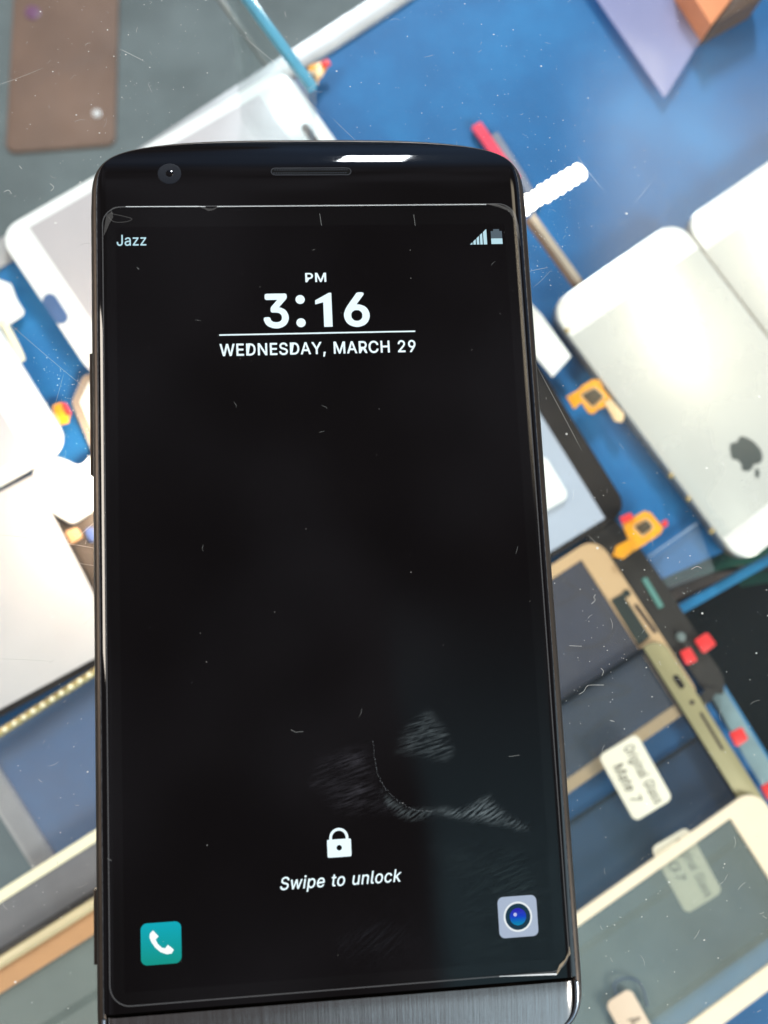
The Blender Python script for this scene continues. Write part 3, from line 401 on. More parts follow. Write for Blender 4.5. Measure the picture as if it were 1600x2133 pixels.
"e":[404,[212,-8,177,-5,145,3,117,16,92,35,72,58,56,85,44,116,37,150,34,187,36,224,44,258,55,290,71,317,91,340,115,359,142,373,172,382,205,384,226,383,246,380,266,374,285,366,303,355,319,341,334,324,347,305,357,282,365,256,370,227,371,194,371,169,75,169,75,221,338,221,310,202,308,226,304,248,298,269,288,286,277,301,263,314,246,323,227,328,205,330,183,328,164,323,146,313,131,301,119,286,109,270,102,251,97,231,96,211,96,178,98,151,102,127,110,106,121,88,135,73,151,61,169,53,190,48,212,46,227,47,241,49,254,53,265,58,276,65,285,73,294,82,300,93,306,105,365,91,358,72,348,55,335,39,320,26,302,14,283,4,261,-3,237,-7],[17,19,18,17,20,19,16,20,17,16,21,20,16,22,21,15,22,16,15,23,22,14,23,15,14,24,23,14,25,24,13,45,14,45,44,14,44,25,14,43,25,44,42,25,43,13,46,45,42,26,25,41,26,42,13,47,46,12,47,13,40,26,41,12,48,47,40,27,26,39,27,40,12,49,48,11,49,12,11,50,49,38,27,39,38,28,27,11,51,50,37,28,38,10,51,11,37,29,28,10,52,51,36,29,37,10,33,52,33,53,52,36,34,29,34,30,29,35,34,36,9,33,10,9,32,33,53,34,33,53,30,34,54,30,53,54,31,30,8,32,9,55,31,54,8,31,32,8,55,31,8,56,55,7,56,8,7,57,56,6,57,7,6,58,57,71,73,72,70,73,71,70,74,73,6,59,58,5,59,6,69,74,70,5,60,59,68,74,69,68,75,74,67,75,68,5,61,60,66,75,67,4,61,5,66,76,75,4,62,61,65,76,66,64,76,65,4,63,62,63,76,64,4,76,63,4,77,76,3,77,4,3,78,77,2,78,3,2,79,78,2,80,79,1,80,2,1,81,80,0,81,1]],
"g":[425,[207,-151,180,-149,156,-146,134,-140,114,-132,97,-122,82,-110,70,-97,59,-84,51,-69,101,-41,107,-49,114,-57,122,-66,131,-74,142,-82,154,-88,169,-93,187,-96,207,-97,236,-95,261,-87,282,-75,298,-58,308,-34,311,-6,311,68,306,68,301,60,294,51,287,41,277,32,266,23,252,16,236,10,217,6,195,5,165,7,138,14,113,27,90,43,71,65,55,90,43,120,36,154,34,191,36,229,43,263,55,293,71,320,90,342,112,361,138,374,166,382,196,384,218,383,237,379,253,373,267,365,279,356,288,346,296,336,302,327,308,319,313,319,313,379,372,379,372,-9,370,-40,363,-67,350,-90,334,-109,314,-124,291,-136,265,-144,237,-149,205,59,227,61,246,66,264,75,278,87,290,103,300,121,307,142,311,166,312,193,311,219,307,242,300,264,291,283,279,299,264,312,247,322,227,328,205,330,182,328,163,322,145,312,130,298,118,282,109,262,102,241,98,218,96,193,98,167,102,144,109,123,118,104,131,88,145,76,163,66,183,61],[53,55,54,53,56,55,52,56,53,64,66,65,64,67,66,52,57,56,51,57,52,51,58,57,51,59,58,50,59,51,50,60,59,50,61,60,49,94,50,94,61,50,94,62,61,49,95,94,93,62,94,92,62,93,49,96,95,92,63,62,91,63,92,49,97,96,48,97,49,91,64,63,91,90,64,90,89,64,89,88,64,88,87,64,87,67,64,48,98,97,48,99,98,47,99,48,47,100,99,46,100,47,46,101,100,86,67,87,46,102,101,45,102,46,85,67,86,45,103,102,45,104,103,84,67,85,44,104,45,44,105,104,83,67,84,43,105,44,43,106,105,82,67,83,43,107,106,81,67,82,42,107,43,42,108,107,80,26,81,26,67,81,41,108,42,41,109,108,79,26,80,41,110,109,78,27,79,27,26,79,78,28,27,25,67,26,41,111,110,77,28,78,40,111,41,40,76,111,76,28,77,76,29,28,40,29,76,40,30,29,39,30,40,39,31,30,39,32,31,38,32,39,38,33,32,38,34,33,37,34,38,37,35,34,36,35,37,24,67,25,24,68,67,23,68,24,23,69,68,9,11,10,9,12,11,9,13,12,22,69,23,9,14,13,22,70,69,8,14,9,8,15,14,21,70,22,8,16,15,7,16,8,20,70,21,7,17,16,20,71,70,7,18,17,19,71,20,7,19,18,7,71,19,6,71,7,6,72,71,5,72,6,4,72,5,4,73,72,3,73,4,3,74,73,2,74,3,2,75,74,1,75,2,1,0,75]],
"i":[166,[84,443,73,444,63,448,54,455,47,463,43,472,41,483,43,494,47,504,54,512,63,518,73,522,84,524,95,522,105,518,114,512,121,504,125,494,126,483,125,472,121,463,114,455,105,448,95,444,53,0,53,379,114,379,114,0],[24,26,25,24,27,26,11,13,12,10,13,11,10,14,13,9,14,10,9,15,14,8,15,9,8,16,15,7,16,8,7,17,16,6,17,7,6,18,17,5,18,6,5,19,18,4,19,5,4,20,19,3,20,4,3,21,20,2,21,3,2,22,21,1,22,2,1,23,22,0,23,1]],
"k":[380,[110,137,110,212,121,212,284,379,360,379,184,199,177,199,53,0,53,509,114,509,114,0,294,0,148,186,191,229,372,0],[7,9,8,7,1,9,1,10,9,2,4,3,2,13,4,13,5,4,2,12,13,5,14,13,7,0,1,10,2,1,10,12,2,0,5,6,0,14,5,10,11,12,7,14,0,10,14,7,11,14,10]],
"l":[189,[139,-2,112,0,91,8,74,20,62,37,55,59,53,84,53,509,114,509,114,99,114,83,117,71,120,62,126,57,135,53,146,52,152,52,157,52,160,53,164,53,167,54,170,54,181,3,175,1,169,0,162,-1,154,-2,147,-2],[6,8,7,6,9,8,6,10,9,5,10,6,5,11,10,5,12,11,5,13,12,4,13,5,4,14,13,20,22,21,19,22,20,18,22,19,4,15,14,17,22,18,16,22,17,15,22,16,4,22,15,3,22,4,2,22,3,1,22,2,1,23,22,1,24,23,1,25,24,0,25,1,0,26,25,0,27,26]],
"n":[410,[114,227,114,0,53,0,53,379,112,379,112,287,102,287,116,319,132,344,152,362,175,374,200,382,227,384,252,383,275,377,295,369,313,356,328,340,341,321,350,298,355,271,357,240,357,0,296,0,296,235,293,263,286,286,273,304,256,318,235,326,210,329,192,328,176,324,161,317,147,308,136,297,126,283,119,266,115,248],[11,13,12,11,14,13,10,14,11,2,4,3,2,6,4,6,5,4,10,15,14,9,15,10,9,16,15,8,16,9,8,17,16,7,31,8,31,17,8,31,30,17,30,18,17,29,18,30,7,32,31,28,18,29,7,33,32,28,19,18,6,33,7,27,19,28,6,34,33,6,35,34,26,19,27,26,20,19,6,36,35,2,37,6,37,36,6,25,20,26,25,21,20,2,38,37,24,21,25,2,0,38,24,22,21,23,22,24,2,1,0]],
"o":[415,[207,-8,174,-5,144,3,117,16,93,35,72,58,56,85,44,116,37,150,34,187,37,225,44,260,56,291,72,318,93,341,117,360,144,374,174,382,207,384,241,382,271,374,299,360,323,341,343,318,359,291,371,260,379,225,381,187,379,150,371,116,359,85,343,58,323,35,299,16,271,3,241,-5,207,46,231,49,252,55,270,66,285,80,298,97,307,117,314,139,318,163,319,187,318,212,314,236,307,258,298,278,285,296,270,310,252,321,231,328,207,330,184,328,163,321,145,310,130,296,118,278,108,258,102,236,98,212,96,187,98,163,102,139,108,117,118,97,130,80,145,66,163,55,184,49],[17,19,18,16,19,17,16,20,19,15,20,16,15,21,20,14,21,15,14,22,21,13,22,14,13,54,22,54,23,22,13,55,54,53,23,54,13,56,55,52,23,53,13,57,56,51,23,52,12,57,13,51,24,23,12,58,57,50,24,51,12,59,58,49,24,50,11,59,12,49,25,24,11,60,59,48,25,49,10,60,11,48,26,25,10,61,60,47,26,48,10,62,61,46,26,47,46,27,26,9,62,10,9,63,62,45,27,46,8,63,9,8,64,63,44,27,45,44,28,27,8,65,64,43,28,44,43,29,28,7,65,8,7,66,65,42,29,43,7,67,66,41,29,42,6,67,7,41,30,29,6,68,67,40,30,41,5,68,6,40,31,30,5,69,68,39,31,40,5,70,69,38,31,39,4,70,5,38,32,31,4,71,70,37,32,38,4,36,71,36,32,37,4,32,36,3,32,4,3,33,32,2,33,3,2,34,33,1,34,2,1,35,34,0,35,1]],
"p":[424,[53,-143,53,379,112,379,112,319,118,319,123,327,130,336,137,346,147,355,158,364,171,373,188,379,207,383,229,384,259,382,287,374,313,361,335,342,354,320,370,293,381,261,388,227,390,189,388,151,381,116,370,84,355,57,336,34,313,16,288,3,260,-6,229,-8,208,-7,189,-3,173,4,159,12,147,21,138,31,130,41,124,50,118,59,114,59,114,-143,220,47,242,49,262,55,279,66,294,80,306,97,316,117,323,139,327,163,328,189,327,215,323,239,316,261,307,281,295,298,280,311,262,322,243,328,220,330,198,328,178,322,161,312,147,299,134,282,125,263,118,241,114,216,113,189,114,162,118,138,125,115,135,95,147,78,162,65,179,55,198,49],[12,14,13,11,14,12,11,15,14,0,2,1,0,3,2,10,15,11,10,16,15,9,16,10,8,16,9,8,17,16,7,17,8,6,17,7,6,61,17,61,18,17,5,61,6,5,62,61,60,18,61,5,63,62,59,18,60,4,63,5,4,64,63,58,18,59,58,19,18,0,4,3,0,68,4,68,67,4,67,66,4,66,65,4,65,64,4,57,19,58,56,19,57,56,20,19,55,20,56,55,21,20,54,21,55,0,69,68,53,21,54,53,22,21,0,70,69,52,22,53,0,71,70,51,22,52,51,23,22,50,23,51,0,72,71,50,24,23,49,24,50,0,73,72,48,24,49,48,25,24,0,41,73,41,74,73,47,25,48,41,75,74,47,26,25,46,26,47,41,76,75,45,26,46,41,40,76,40,77,76,0,42,41,39,77,40,45,27,26,44,27,45,39,78,77,38,78,39,43,27,44,38,43,78,38,27,43,37,27,38,37,28,27,36,28,37,35,28,36,35,29,28,34,29,35,33,29,34,33,30,29,32,30,33,32,31,30]],
"r":[259,[53,0,53,379,112,379,112,321,115,321,124,339,137,354,152,367,171,377,191,383,213,385,218,385,223,385,229,384,235,384,240,384,243,384,243,322,241,323,236,324,230,324,223,325,215,326,207,326,190,324,174,321,159,315,146,306,135,296,126,284,119,269,115,254,114,237,114,0],[9,11,10,9,12,11,9,13,12,9,14,13,9,15,14,9,16,15,9,17,16,8,17,9,0,2,1,0,3,2,7,17,8,6,17,7,5,19,6,19,18,6,18,17,6,4,23,5,23,22,5,22,21,5,21,20,5,20,19,5,4,24,23,4,25,24,0,4,3,0,31,4,31,30,4,30,29,4,29,28,4,28,27,4,27,26,4,26,25,4,0,32,31,0,33,32]],
"s":[365,[182,-8,157,-7,133,-3,112,3,93,12,76,24,62,38,50,54,41,73,36,94,94,107,101,87,111,72,124,60,141,52,160,47,181,45,206,47,227,53,244,62,258,74,265,88,268,103,266,115,262,126,254,136,243,144,229,150,212,155,149,170,118,180,92,192,72,208,58,227,50,249,47,274,49,295,55,314,65,332,79,347,95,360,115,370,137,378,161,383,187,384,212,383,234,379,254,372,271,363,286,352,299,339,309,324,318,308,324,290,268,277,262,291,254,304,243,316,228,325,210,331,187,333,166,331,147,326,131,317,119,305,111,292,109,277,110,264,115,253,124,243,136,235,152,229,172,223,229,209,261,200,287,187,306,171,320,153,328,131,331,107,329,85,323,65,312,47,298,31,281,18,260,6,236,-2,210,-7],[43,45,44,43,46,45,42,46,43,42,47,46,41,47,42,41,48,47,40,48,41,40,49,48,39,49,40,39,50,49,38,50,39,38,60,50,60,51,50,38,61,60,59,51,60,37,61,38,37,62,61,58,51,59,37,63,62,57,51,58,57,52,51,37,64,63,56,52,57,36,64,37,56,53,52,36,65,64,55,53,56,35,65,36,35,66,65,54,53,55,35,67,66,34,67,35,34,68,67,34,69,68,33,69,34,33,70,69,33,71,70,33,72,71,32,72,33,32,73,72,32,74,73,31,74,32,31,75,74,30,75,31,30,76,75,29,76,30,29,77,76,28,77,29,27,77,28,27,78,77,26,78,27,25,78,26,24,78,25,24,79,78,23,79,24,22,79,23,9,11,10,22,80,79,21,80,22,8,11,9,20,80,21,8,12,11,20,81,80,19,81,20,7,12,8,7,13,12,19,82,81,18,82,19,7,14,13,6,14,7,17,82,18,6,15,14,16,82,17,16,83,82,6,16,15,6,83,16,5,83,6,5,84,83,4,84,5,4,85,84,3,85,4,3,86,85,2,86,3,2,87,86,1,87,2,1,0,87]],
"t":[227,[204,379,204,327,6,327,6,379,65,471,126,471,126,98,127,83,130,70,136,61,144,55,156,51,170,50,175,50,180,50,185,51,191,52,197,53,202,54,213,2,207,0,200,-2,192,-3,184,-3,176,-4,168,-4,138,-1,113,7,92,21,77,41,68,64,65,93],[31,5,4,31,6,5,2,0,3,2,1,0,31,7,6,30,7,31,30,8,7,30,9,8,29,9,30,29,10,9,29,11,10,17,19,18,16,19,17,15,19,16,29,12,11,14,19,15,13,19,14,12,19,13,29,19,12,28,19,29,27,19,28,26,19,27,26,20,19,26,21,20,25,21,26,25,22,21,25,23,22,25,24,23]],
"u":[410,[182,-5,158,-3,135,2,115,11,97,23,82,39,69,59,60,82,54,109,53,139,53,379,114,379,114,144,116,117,124,94,137,75,154,61,175,53,200,50,218,51,234,55,249,62,263,71,274,83,283,97,290,113,295,132,296,153,296,379,357,379,357,0,298,0,298,92,307,92,294,60,277,35,257,17,234,5,209,-3],[9,11,10,9,12,11,27,29,28,27,30,29,26,30,27,9,13,12,8,13,9,25,33,26,33,30,26,8,14,13,24,33,25,7,14,8,23,32,24,32,33,24,7,15,14,23,34,32,34,31,32,34,30,33,22,34,23,6,15,7,6,16,15,21,34,22,20,34,21,6,17,16,20,35,34,31,30,34,5,17,6,19,35,20,5,18,17,18,35,19,5,35,18,4,35,5,4,36,35,3,36,4,3,37,36,2,37,3,2,38,37,1,38,2,1,0,38]],
"w":[567,[138,0,23,379,87,379,133,214,140,190,147,164,154,137,161,107,168,75,175,41,165,41,172,74,179,105,186,135,192,163,199,189,206,214,252,379,316,379,362,214,368,189,375,163,382,136,388,106,395,75,402,41,391,41,399,75,406,106,413,135,420,163,427,189,434,214,480,379,545,379,429,0,368,0,319,172,314,189,309,207,305,225,300,243,295,262,291,280,286,299,281,318,277,338,291,338,286,319,281,299,277,280,272,262,267,243,263,225,258,207,253,189,248,172,199,0],[0,2,1,0,3,2,16,46,17,46,18,17,46,47,18,47,19,18,32,34,33,32,35,34,16,45,46,48,19,47,49,44,48,44,19,48,16,49,45,49,44,45,16,50,49,43,19,44,16,51,50,42,19,43,16,52,51,41,19,42,40,19,41,16,53,52,39,19,40,16,54,53,0,4,3,15,54,16,39,20,19,31,35,32,38,20,39,15,55,54,0,5,4,37,20,38,37,21,20,30,35,31,15,56,55,14,56,15,14,57,56,36,21,37,0,6,5,36,22,21,29,35,30,13,57,14,0,7,6,36,23,22,28,35,29,12,57,13,0,8,7,36,24,23,27,35,28,11,57,12,0,10,8,10,9,8,36,26,24,26,25,24,26,35,27,10,57,11,0,57,10,36,35,26]],
"z":[380,[42,0,42,46,254,320,254,323,48,323,48,379,333,379,333,331,126,60,126,56,339,56,339,0],[4,6,5,4,7,6,4,3,7,3,2,7,2,8,7,1,8,2,1,9,8,1,10,9,1,11,10,0,11,1]]}
GL['k'] = [GL['k'][0], [53,0, 114,0, 114,509, 53,509, 110,137, 360,379, 284,379, 110,212, 294,0, 372,0, 191,229, 148,186], [0,1,2, 0,2,3, 4,5,6, 4,6,7, 8,9,10, 8,10,11]]
def text_mesh(txt, bold=0.0, shear=0.0, spacing=1.0):
    """outline of a text as (verts, faces) in em units, flat; bold widens every stroke by shifted copies"""
    vs = []; fs = []; x = 0.0
    sh = [(0, 0)]
    if bold > 0: sh = [(cos(pi*k/4)*bold, sin(pi*k/4)*bold) for k in range(8)] + [(0, 0)]
    for ch in txt:
        if ch == ' ': x += 0.26*spacing; continue
        adv, co, tr = GL[ch]
        for dx, dy in sh:
            b = len(vs)
            for i in range(0, len(co), 2):
                yy = co[i+1]/1000+dy; vs.append(Vector((x+co[i]/1000+dx+shear*yy, yy, 0)))
            fs += [(b+tr[i], b+tr[i+1], b+tr[i+2]) for i in range(0, len(tr), 3)]
        x += (adv/1000+2*max(bold, 0))*spacing
    return vs, fs
def put_text(name, txt, x0, x1, y0, y1, z, mat, parent, bold=0.0, shear=0.0, spacing=1.0, cap=None, xform=None):
    """fit text: x0..x1 wide, baseline y0, capital height y1-y0"""
    vs, fs = text_mesh(txt, bold, shear, spacing)
    cv, _ = text_mesh(cap or 'H', bold)
    ch = max(v.y for v in cv) - min(v.y for v in cv); cb = min(v.y for v in cv)
    a = min(v.x for v in vs); b = max(v.x for v in vs)
    mb = MB(); out = []
    for v in vs:
        x = x0 + (v.x-a)/(b-a)*(x1-x0); y = y0 + (v.y-cb)/ch*(y1-y0)
        out.append(xform(x, y) if xform else (x, y, z))
    mb.add(out, fs)
    return mb.build(name, mat, parent, smooth=0)

# ------------------------------------------------------------------ levels
ZB = FACE - 187                # blue board surface
ZI = ZB + 4                    # items lying on it
ZF = ZB - 420                  # shop floor under the case

# ------------------------------------------------------------------ setting
mb = MB(); mb.add([(-3000, -3000, ZF), (3000, -3000, ZF), (3000, 3000, ZF), (-3000, 3000, ZF)], [(0,1,2,3)])
fl = mb.build('floor', M['floor'], smooth=0); fl['kind'] = 'structure'
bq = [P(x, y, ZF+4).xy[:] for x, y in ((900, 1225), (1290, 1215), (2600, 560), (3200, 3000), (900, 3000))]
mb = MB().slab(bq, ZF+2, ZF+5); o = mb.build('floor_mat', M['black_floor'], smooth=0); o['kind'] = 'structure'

# blue board with its pale profile, and the glass shelf it lies on
t = thing('display_board', P(800, 700, ZB), 'bright blue cloth-covered board under the counter that carries all the screens and frames', 'display board')
bd = quad([(905, -40), (-500, 875), (-500, 900), (73, 1790), (700, 2790), (2300, 2700), (1605, 1665), (1425, 1375), (1290, 1245), (2300, 800), (2300, -500), (1600, -500)], ZB)
mb = MB().slab(bd, ZB-3, ZB); mb.build('cloth', M['blue'], t, smooth=0)
def bar(pts, w, z, h, mat, name, parent, **k):
    a, b = [P(*p, z) for p in pts]; d = (b-a).normalized(); n = Vector((-d.y, d.x, 0))*w/2
    return MB().slab([(a+n).xy[:], (b+n).xy[:], (b-n).xy[:], (a-n).xy[:]], z-h, z, min(h, w)*0.15).build(name, mat, parent, **k)
bar([(990, -120), (-600, 915)], 9, ZB+2, 6, M['profile'], 'edge_profile', t)
bar([(-660, 600), (680, 2740)], 8, ZB+2, 6, M['profile'], 'edge_profile', t)
t = thing('glass_shelf', P(1500, 1300, ZB-8), 'greenish glass shelf whose blue edge shows beyond the board at the right', 'glass shelf')
MB().slab(quad([(1412, 1272), (2300, 760), (2600, 3200), (2500, 3200)], ZB-5), ZB-9, ZB-4).build('pane', M['shelf'], t)
bar([(1412, 1274), (2300, 772)], 3.2, ZB-3.2, 6, M['teal_blue'], 'pane_edge', t)
bar([(1440, 1330), (2200, 2560)], 3.4, ZB-3.2, 6, M['teal_blue'], 'pane_edge', t)
MB().slab(quad([(1440, 1372), (1462, 1362), (1700, 1745), (1640, 1745)], ZB-2), ZB-3, ZB-1.5).build('ledge', M['ledge'], t)

# vertical glass divider whose polished edge runs up from the board's edge
t = thing('glass_divider', P(590, 80, ZB), 'upright glass divider with polished teal top edge above the grey corner', 'glass divider')
a = P(478, -60, -95); b = P(652, 178, -95); dd = (b-a).normalized(); nn = Vector((-dd.y, dd.x, 0))*1.3
q = [(a+nn).xy[:], (b+nn).xy[:], (b-nn).xy[:], (a-nn).xy[:]]
MB().slab(q, -98, -95, 0.3).build('polished_edge', M['teal'], t)
a2 = P(652, 178, -60); b2 = P(755, 312, -60)
MB().slab([(x, y) for x, y in q], ZB, -98.05).build('pane', thinglass('divider_glass', (0.93, 0.96, 0.96, 1), 0.02), t)
bar([(420, -60), (576, 160)], 1.6, ZB-20, 3, surf('pale_rail', lin(128, 130, 128), 0.5), 'lower_rail', t)

# brown case on the floor, far below the upper left corner
t = thing('leather_case', P(130, 150, ZF), 'brown leather phone case lying far below the glass in the upper left corner', 'phone case')
cq = quad([(30, -60), (248, -60), (240, 300), (10, 318)], ZF+4)
MB().slab(rounded(cq, 8), ZF, ZF+4, 2).build('cover', M['brown'], t)
c0 = P(197, 224, ZF+13)
MB().slab(disc(c0, 3.2), ZF+4, ZF+5.2, 0.4).build('painted_glint', M['white'], t)  # white disc painting a specular spot on the cover
c0 = P(62, 12, ZF+13)
MB().slab(disc(c0, 6), ZF+4, ZF+5.2, 0.4).build('pink_led', surf('violet_ring', lin(120, 82, 112), 0.3), t)  # dull violet disc standing for a pinkish LED

# ------------------------------------------------------------------ things on the board
def panel(name, label, A, B, C, z, th, r, mat, insets=None, win=None, winr=0.3, group='screens and touch panels laid on the blue board', cat='touch panel', solid=False, fname='frame', wname='window', winlift=0.06):
    c = box_on(A, B, C, z)
    ctr = sum((Vector(q) for q in c), Vector((0, 0)))/4
    t = thing(name, (ctr.x, ctr.y, z-th), label, cat, group)
    outer = rounded(c, r)
    if insets:
        ci = inset_rect(c, *insets); inner = rounded(ci, winr)
        if solid:
            MB().slab(outer, z-th, z, 0.35).build(fname, mat, t)
            MB().slab(inner, z+0.01, z+winlift, 0.02).build(wname, win, t)
        else:
            MB().frame(outer, inner, z-th, z).build(fname, mat, t)
            MB().slab(offset(ccw(inner), -0.2), z-th*0.7, z-th*0.35).build(wname, win, t)
        return t, c, ci
    MB().slab(outer, z-th, z, 0.4).build(fname, mat, t)
    return t, c, None

# white front panel at the upper left
z = ZI+2
t, c, ci = panel('phone_screen', 'white phone front panel with blue home button slot behind the phone, reaching the glass divider', (-8, 484), (592, 139), (190, 800), z, 1.6, 8, M['white'], (10.5, 4.5, 14, 4.5), M['film'], solid=True, cat='phone screen')
MB().slab(capsule(P(104, 626, z).xy, P(127, 661, z).xy, 2.5), z+0.02, z+0.12).build('home_button_slot', M['slot_blue'], t)
MB().slab(capsule(P(636, 266, z).xy, P(655, 293, z).xy, 1.5), z+0.02, z+0.12).build('earpiece_slot', M['slot'], t)
MB().slab(disc(P(628, 215, z).xy, 0.4, 12), z+0.02, z+0.1).build('sensor_hole', M['slot'], t)
# white panel at the left edge
z = ZI+2.5
t, c, ci = panel('phone_screen', 'white phone front panel cut by the left photo edge, rounded corner pointing right', (148, 928), (-62, 585), (-400, 1262), z, 1.6, 8, M['white'], (5, 14, 5, 14), M['film'], solid=True, cat='phone screen')
# big white display with black rim and brass side
z = ZI+3
t, c, ci = panel('display_module', 'large white-filmed display with black rim and brass side with painted LED glints, left of the phone', (70, 985), (262, 1352), (-500, 1290), z, 2.2, 3, M['black'], (0.6, 0.8, 2.2, 2), surf('white_film', (0.52, 0.48, 0.475, 1), 0.35, var=0.03), solid=True, cat='display')
e0 = P(-60, 1565, z-1); e1 = P(255, 1362, z-1); dv = (e1-e0)
MB().tube([e0, e1], 1.4).build('brass_side', M['brass'], t)
for k in range(14):
    p = e0 + dv*(0.1+k*0.062) + Vector((0, 0, 1.3))
    MB().slab(disc(p.xy, 0.75, 12), p.z, p.z+0.35, 0.1).build('led_glint', M['cream_yellow'], t)  # pale dots painting LED reflections along the brass edge
# black framed lcd right of the phone
z = ZI+1
t, c, ci = panel('display_module', 'black framed display with blue-grey back sheet, between the phone and the silver backs', (1312, 1062), (1068, 672), (900, 1335), z, 1.8, 7, M['black'], (2.0, 9.5, 4, 4), M['film_blue'], solid=True, cat='display')
q = rounded(quad([(1100, 940), (1140, 955), (1188, 1035), (1100, 1085)], z+1.8), 3)
MB().slab(q, z+0.12, z+1.8, 0.3).build('backing_sheet', M['white2'], t)
# paper strip
MBp = MB().slab(quad([(1096, 622), (1128, 655), (1190, 742), (1152, 785), (1096, 718)], ZI+4.4), ZI+3.4, ZI+4.4, 0.1)
tag(MBp.build('paper_slip', M['white2']), 'white paper slip sticking out from behind the phone, above the black framed display', 'paper slip')

# clear pouch
z = ZI-2
o = MB().slab(quad([(1345, 1165), (1452, 1088), (1490, 1190), (1350, 1245)], z), z-0.3, z, 0.05).build('plastic_pouch', M['pouch'])
tag(o, 'clear plastic pouch below the silver backs, catching light along its edge', 'pouch')
MB().tube([P(1350, 1160, z+.4), P(1452, 1090, z+.4)], 0.35, 6).build('seam', surf('pouch_seam', lin(150, 170, 196), 0.3), o)
def fixparent(ch, par):      # children of a mesh thing keep world position
    return ch
# flex connectors
def flexthing(label, outline, chip, tail, z, extra=None):
    t = thing('flex_connector', P(*chip[0], z-0.5), label, 'flex connector', 'orange flex connectors beside the panels')
    MB().slab(quad(outline, z), z-0.4, z, 0.05).build('board', M['flex'], t)
    MB().slab(rounded(quad(chip, z), 0.5), z+0.01, z+0.9, 0.1).build('chip', M['chip'], t)
    cc_ = ccw(rounded(quad(chip, z), 0.5))
    MB().frame(offset(cc_, -0.75), offset(cc_, -0.25), z+0.01, z+0.16, 0.03).build('copper_ring', M['flex_pale'], t)
    fo = quad(outline, z); fc_ = sum((Vector(q) for q in fo), Vector((0, 0)))/len(fo)
    for q in fo[::2]:
        e_ = Vector(q)*0.86 + fc_*0.14; MB().slab(disc(e_, 0.32, 8), z+0.01, z+0.2).build('solder_pad', M['brass'], t, smooth=0)
    if tail: MB().slab(rounded(quad(tail, z), 0.6), z+0.02, z+0.6, 0.1).build('tail', M['flex_pale'], t)
    for q in extra or []: MB().slab(rounded(quad(q, z), 0.4), z+0.03, z+0.8, 0.1).build('tab', M['red'], t)
    return t
flexthing('orange flex connector with grey chip beside the upper silver back edge', [(1180, 826), (1205, 812), (1212, 804), (1236, 790), (1250, 792), (1258, 812), (1275, 832), (1262, 846), (1248, 852), (1236, 862), (1226, 860), (1212, 838), (1196, 852)],
          [(1212, 824), (1238, 810), (1256, 826), (1234, 846)], [(1258, 838), (1272, 832), (1300, 864), (1296, 880), (1280, 878)], ZI+3)
flexthing('orange flex connector with square chip below the black framed display corner', [(1296, 1092), (1342, 1064), (1356, 1068), (1382, 1100), (1376, 1112), (1340, 1136), (1316, 1150), (1298, 1164), (1276, 1158), (1284, 1138), (1310, 1124)],
          [(1322, 1098), (1346, 1084), (1358, 1098), (1338, 1114)], None, ZI+5, [[(1290, 1078), (1312, 1068), (1320, 1080), (1296, 1092)], [(1376, 1088), (1388, 1082), (1390, 1094), (1382, 1100)]])
t = flexthing('orange flex connector at the upper end of the white front panel by the divider', [(640, 138), (668, 128), (684, 136), (668, 162), (656, 170)],
          [(628, 158), (650, 150), (660, 172), (646, 182)], [(652, 148), (670, 142), (674, 158), (660, 164)], ZI+1, [[(668, 132), (682, 124), (690, 136), (676, 142)]])
flexthing('orange and red flex connector stub at the rounded corner of the left edge panel', [(108, 846), (128, 838), (146, 862), (142, 880), (124, 886)], [(100, 870), (112, 864), (120, 880), (108, 886)], None, ZI-1, [[(128, 842), (138, 840), (150, 862), (140, 868)]])
# black flex strap along the gold frame
t = thing('flex_cable', P(1350, 1200, ZI), 'black flex cable folded down along the gold framed panel, red tape squares on it', 'flex cable')
MB().slab(rounded(quad([(1212, 1098), (1265, 1062), (1312, 1118), (1296, 1152), (1250, 1160)], ZI), 2.0), ZI-1, ZI-0.2, 0.1).build('connector_pad', M['flex_black'], t)
pth = smoothpath([P(1300, 1150, ZI-1), P(1360, 1235, ZI-1), P(1420, 1330, ZI-1), P(1478, 1410, ZI-1), P(1480, 1440, ZI-1), P(1462, 1462, ZI-1)])
n_ = len(pth); MB().ribbon(pth, [11.5 if i < n_*0.45 else 9 if i < n_*.75 else 4 for i in range(n_)], 0.6).build('strap', M['flex_black'], t)
MB().slab(quad([(1338, 1206), (1348, 1202), (1384, 1262), (1374, 1268)], ZI), ZI-0.9, ZI-0.4).build('pale_mark', surf('teal_grey', lin(84, 130, 122), 0.5), t)
MB().slab(disc(P(1420, 1327, ZI+.5).xy, 1.6, 16), ZI-.9, ZI+0.6, 0.3).build('button', surf('grey_button', lin(110, 122, 120), 0.4), t)
def redtape(px, z, label):
    o = MB().slab(rounded(quad(px, z), 0.8), z-0.9, z, 0.15).build('tape_square', M['red'])
    tag(o, label, 'tape', 'red tape squares along the shelf edge'); return o
redtape([(1447, 1334), (1474, 1317), (1493, 1342), (1466, 1362)], ZI+1.5, 'upper red tape square standing clear of the frames, at the black floor')
redtape([(1417, 1358), (1438, 1348), (1454, 1376), (1430, 1386)], ZI+1.4, 'red tape square on the black cable, touching the olive frame edge')
redtape([(1520, 1528), (1546, 1514), (1560, 1540), (1534, 1557)], ZI+1.5, 'red tape square midway down the grey ledge beside the olive frame')
redtape([(1585, 1640), (1612, 1624), (1630, 1660), (1600, 1668)], ZI+1.5, 'red tape square at the right photo edge above the white framed panel')

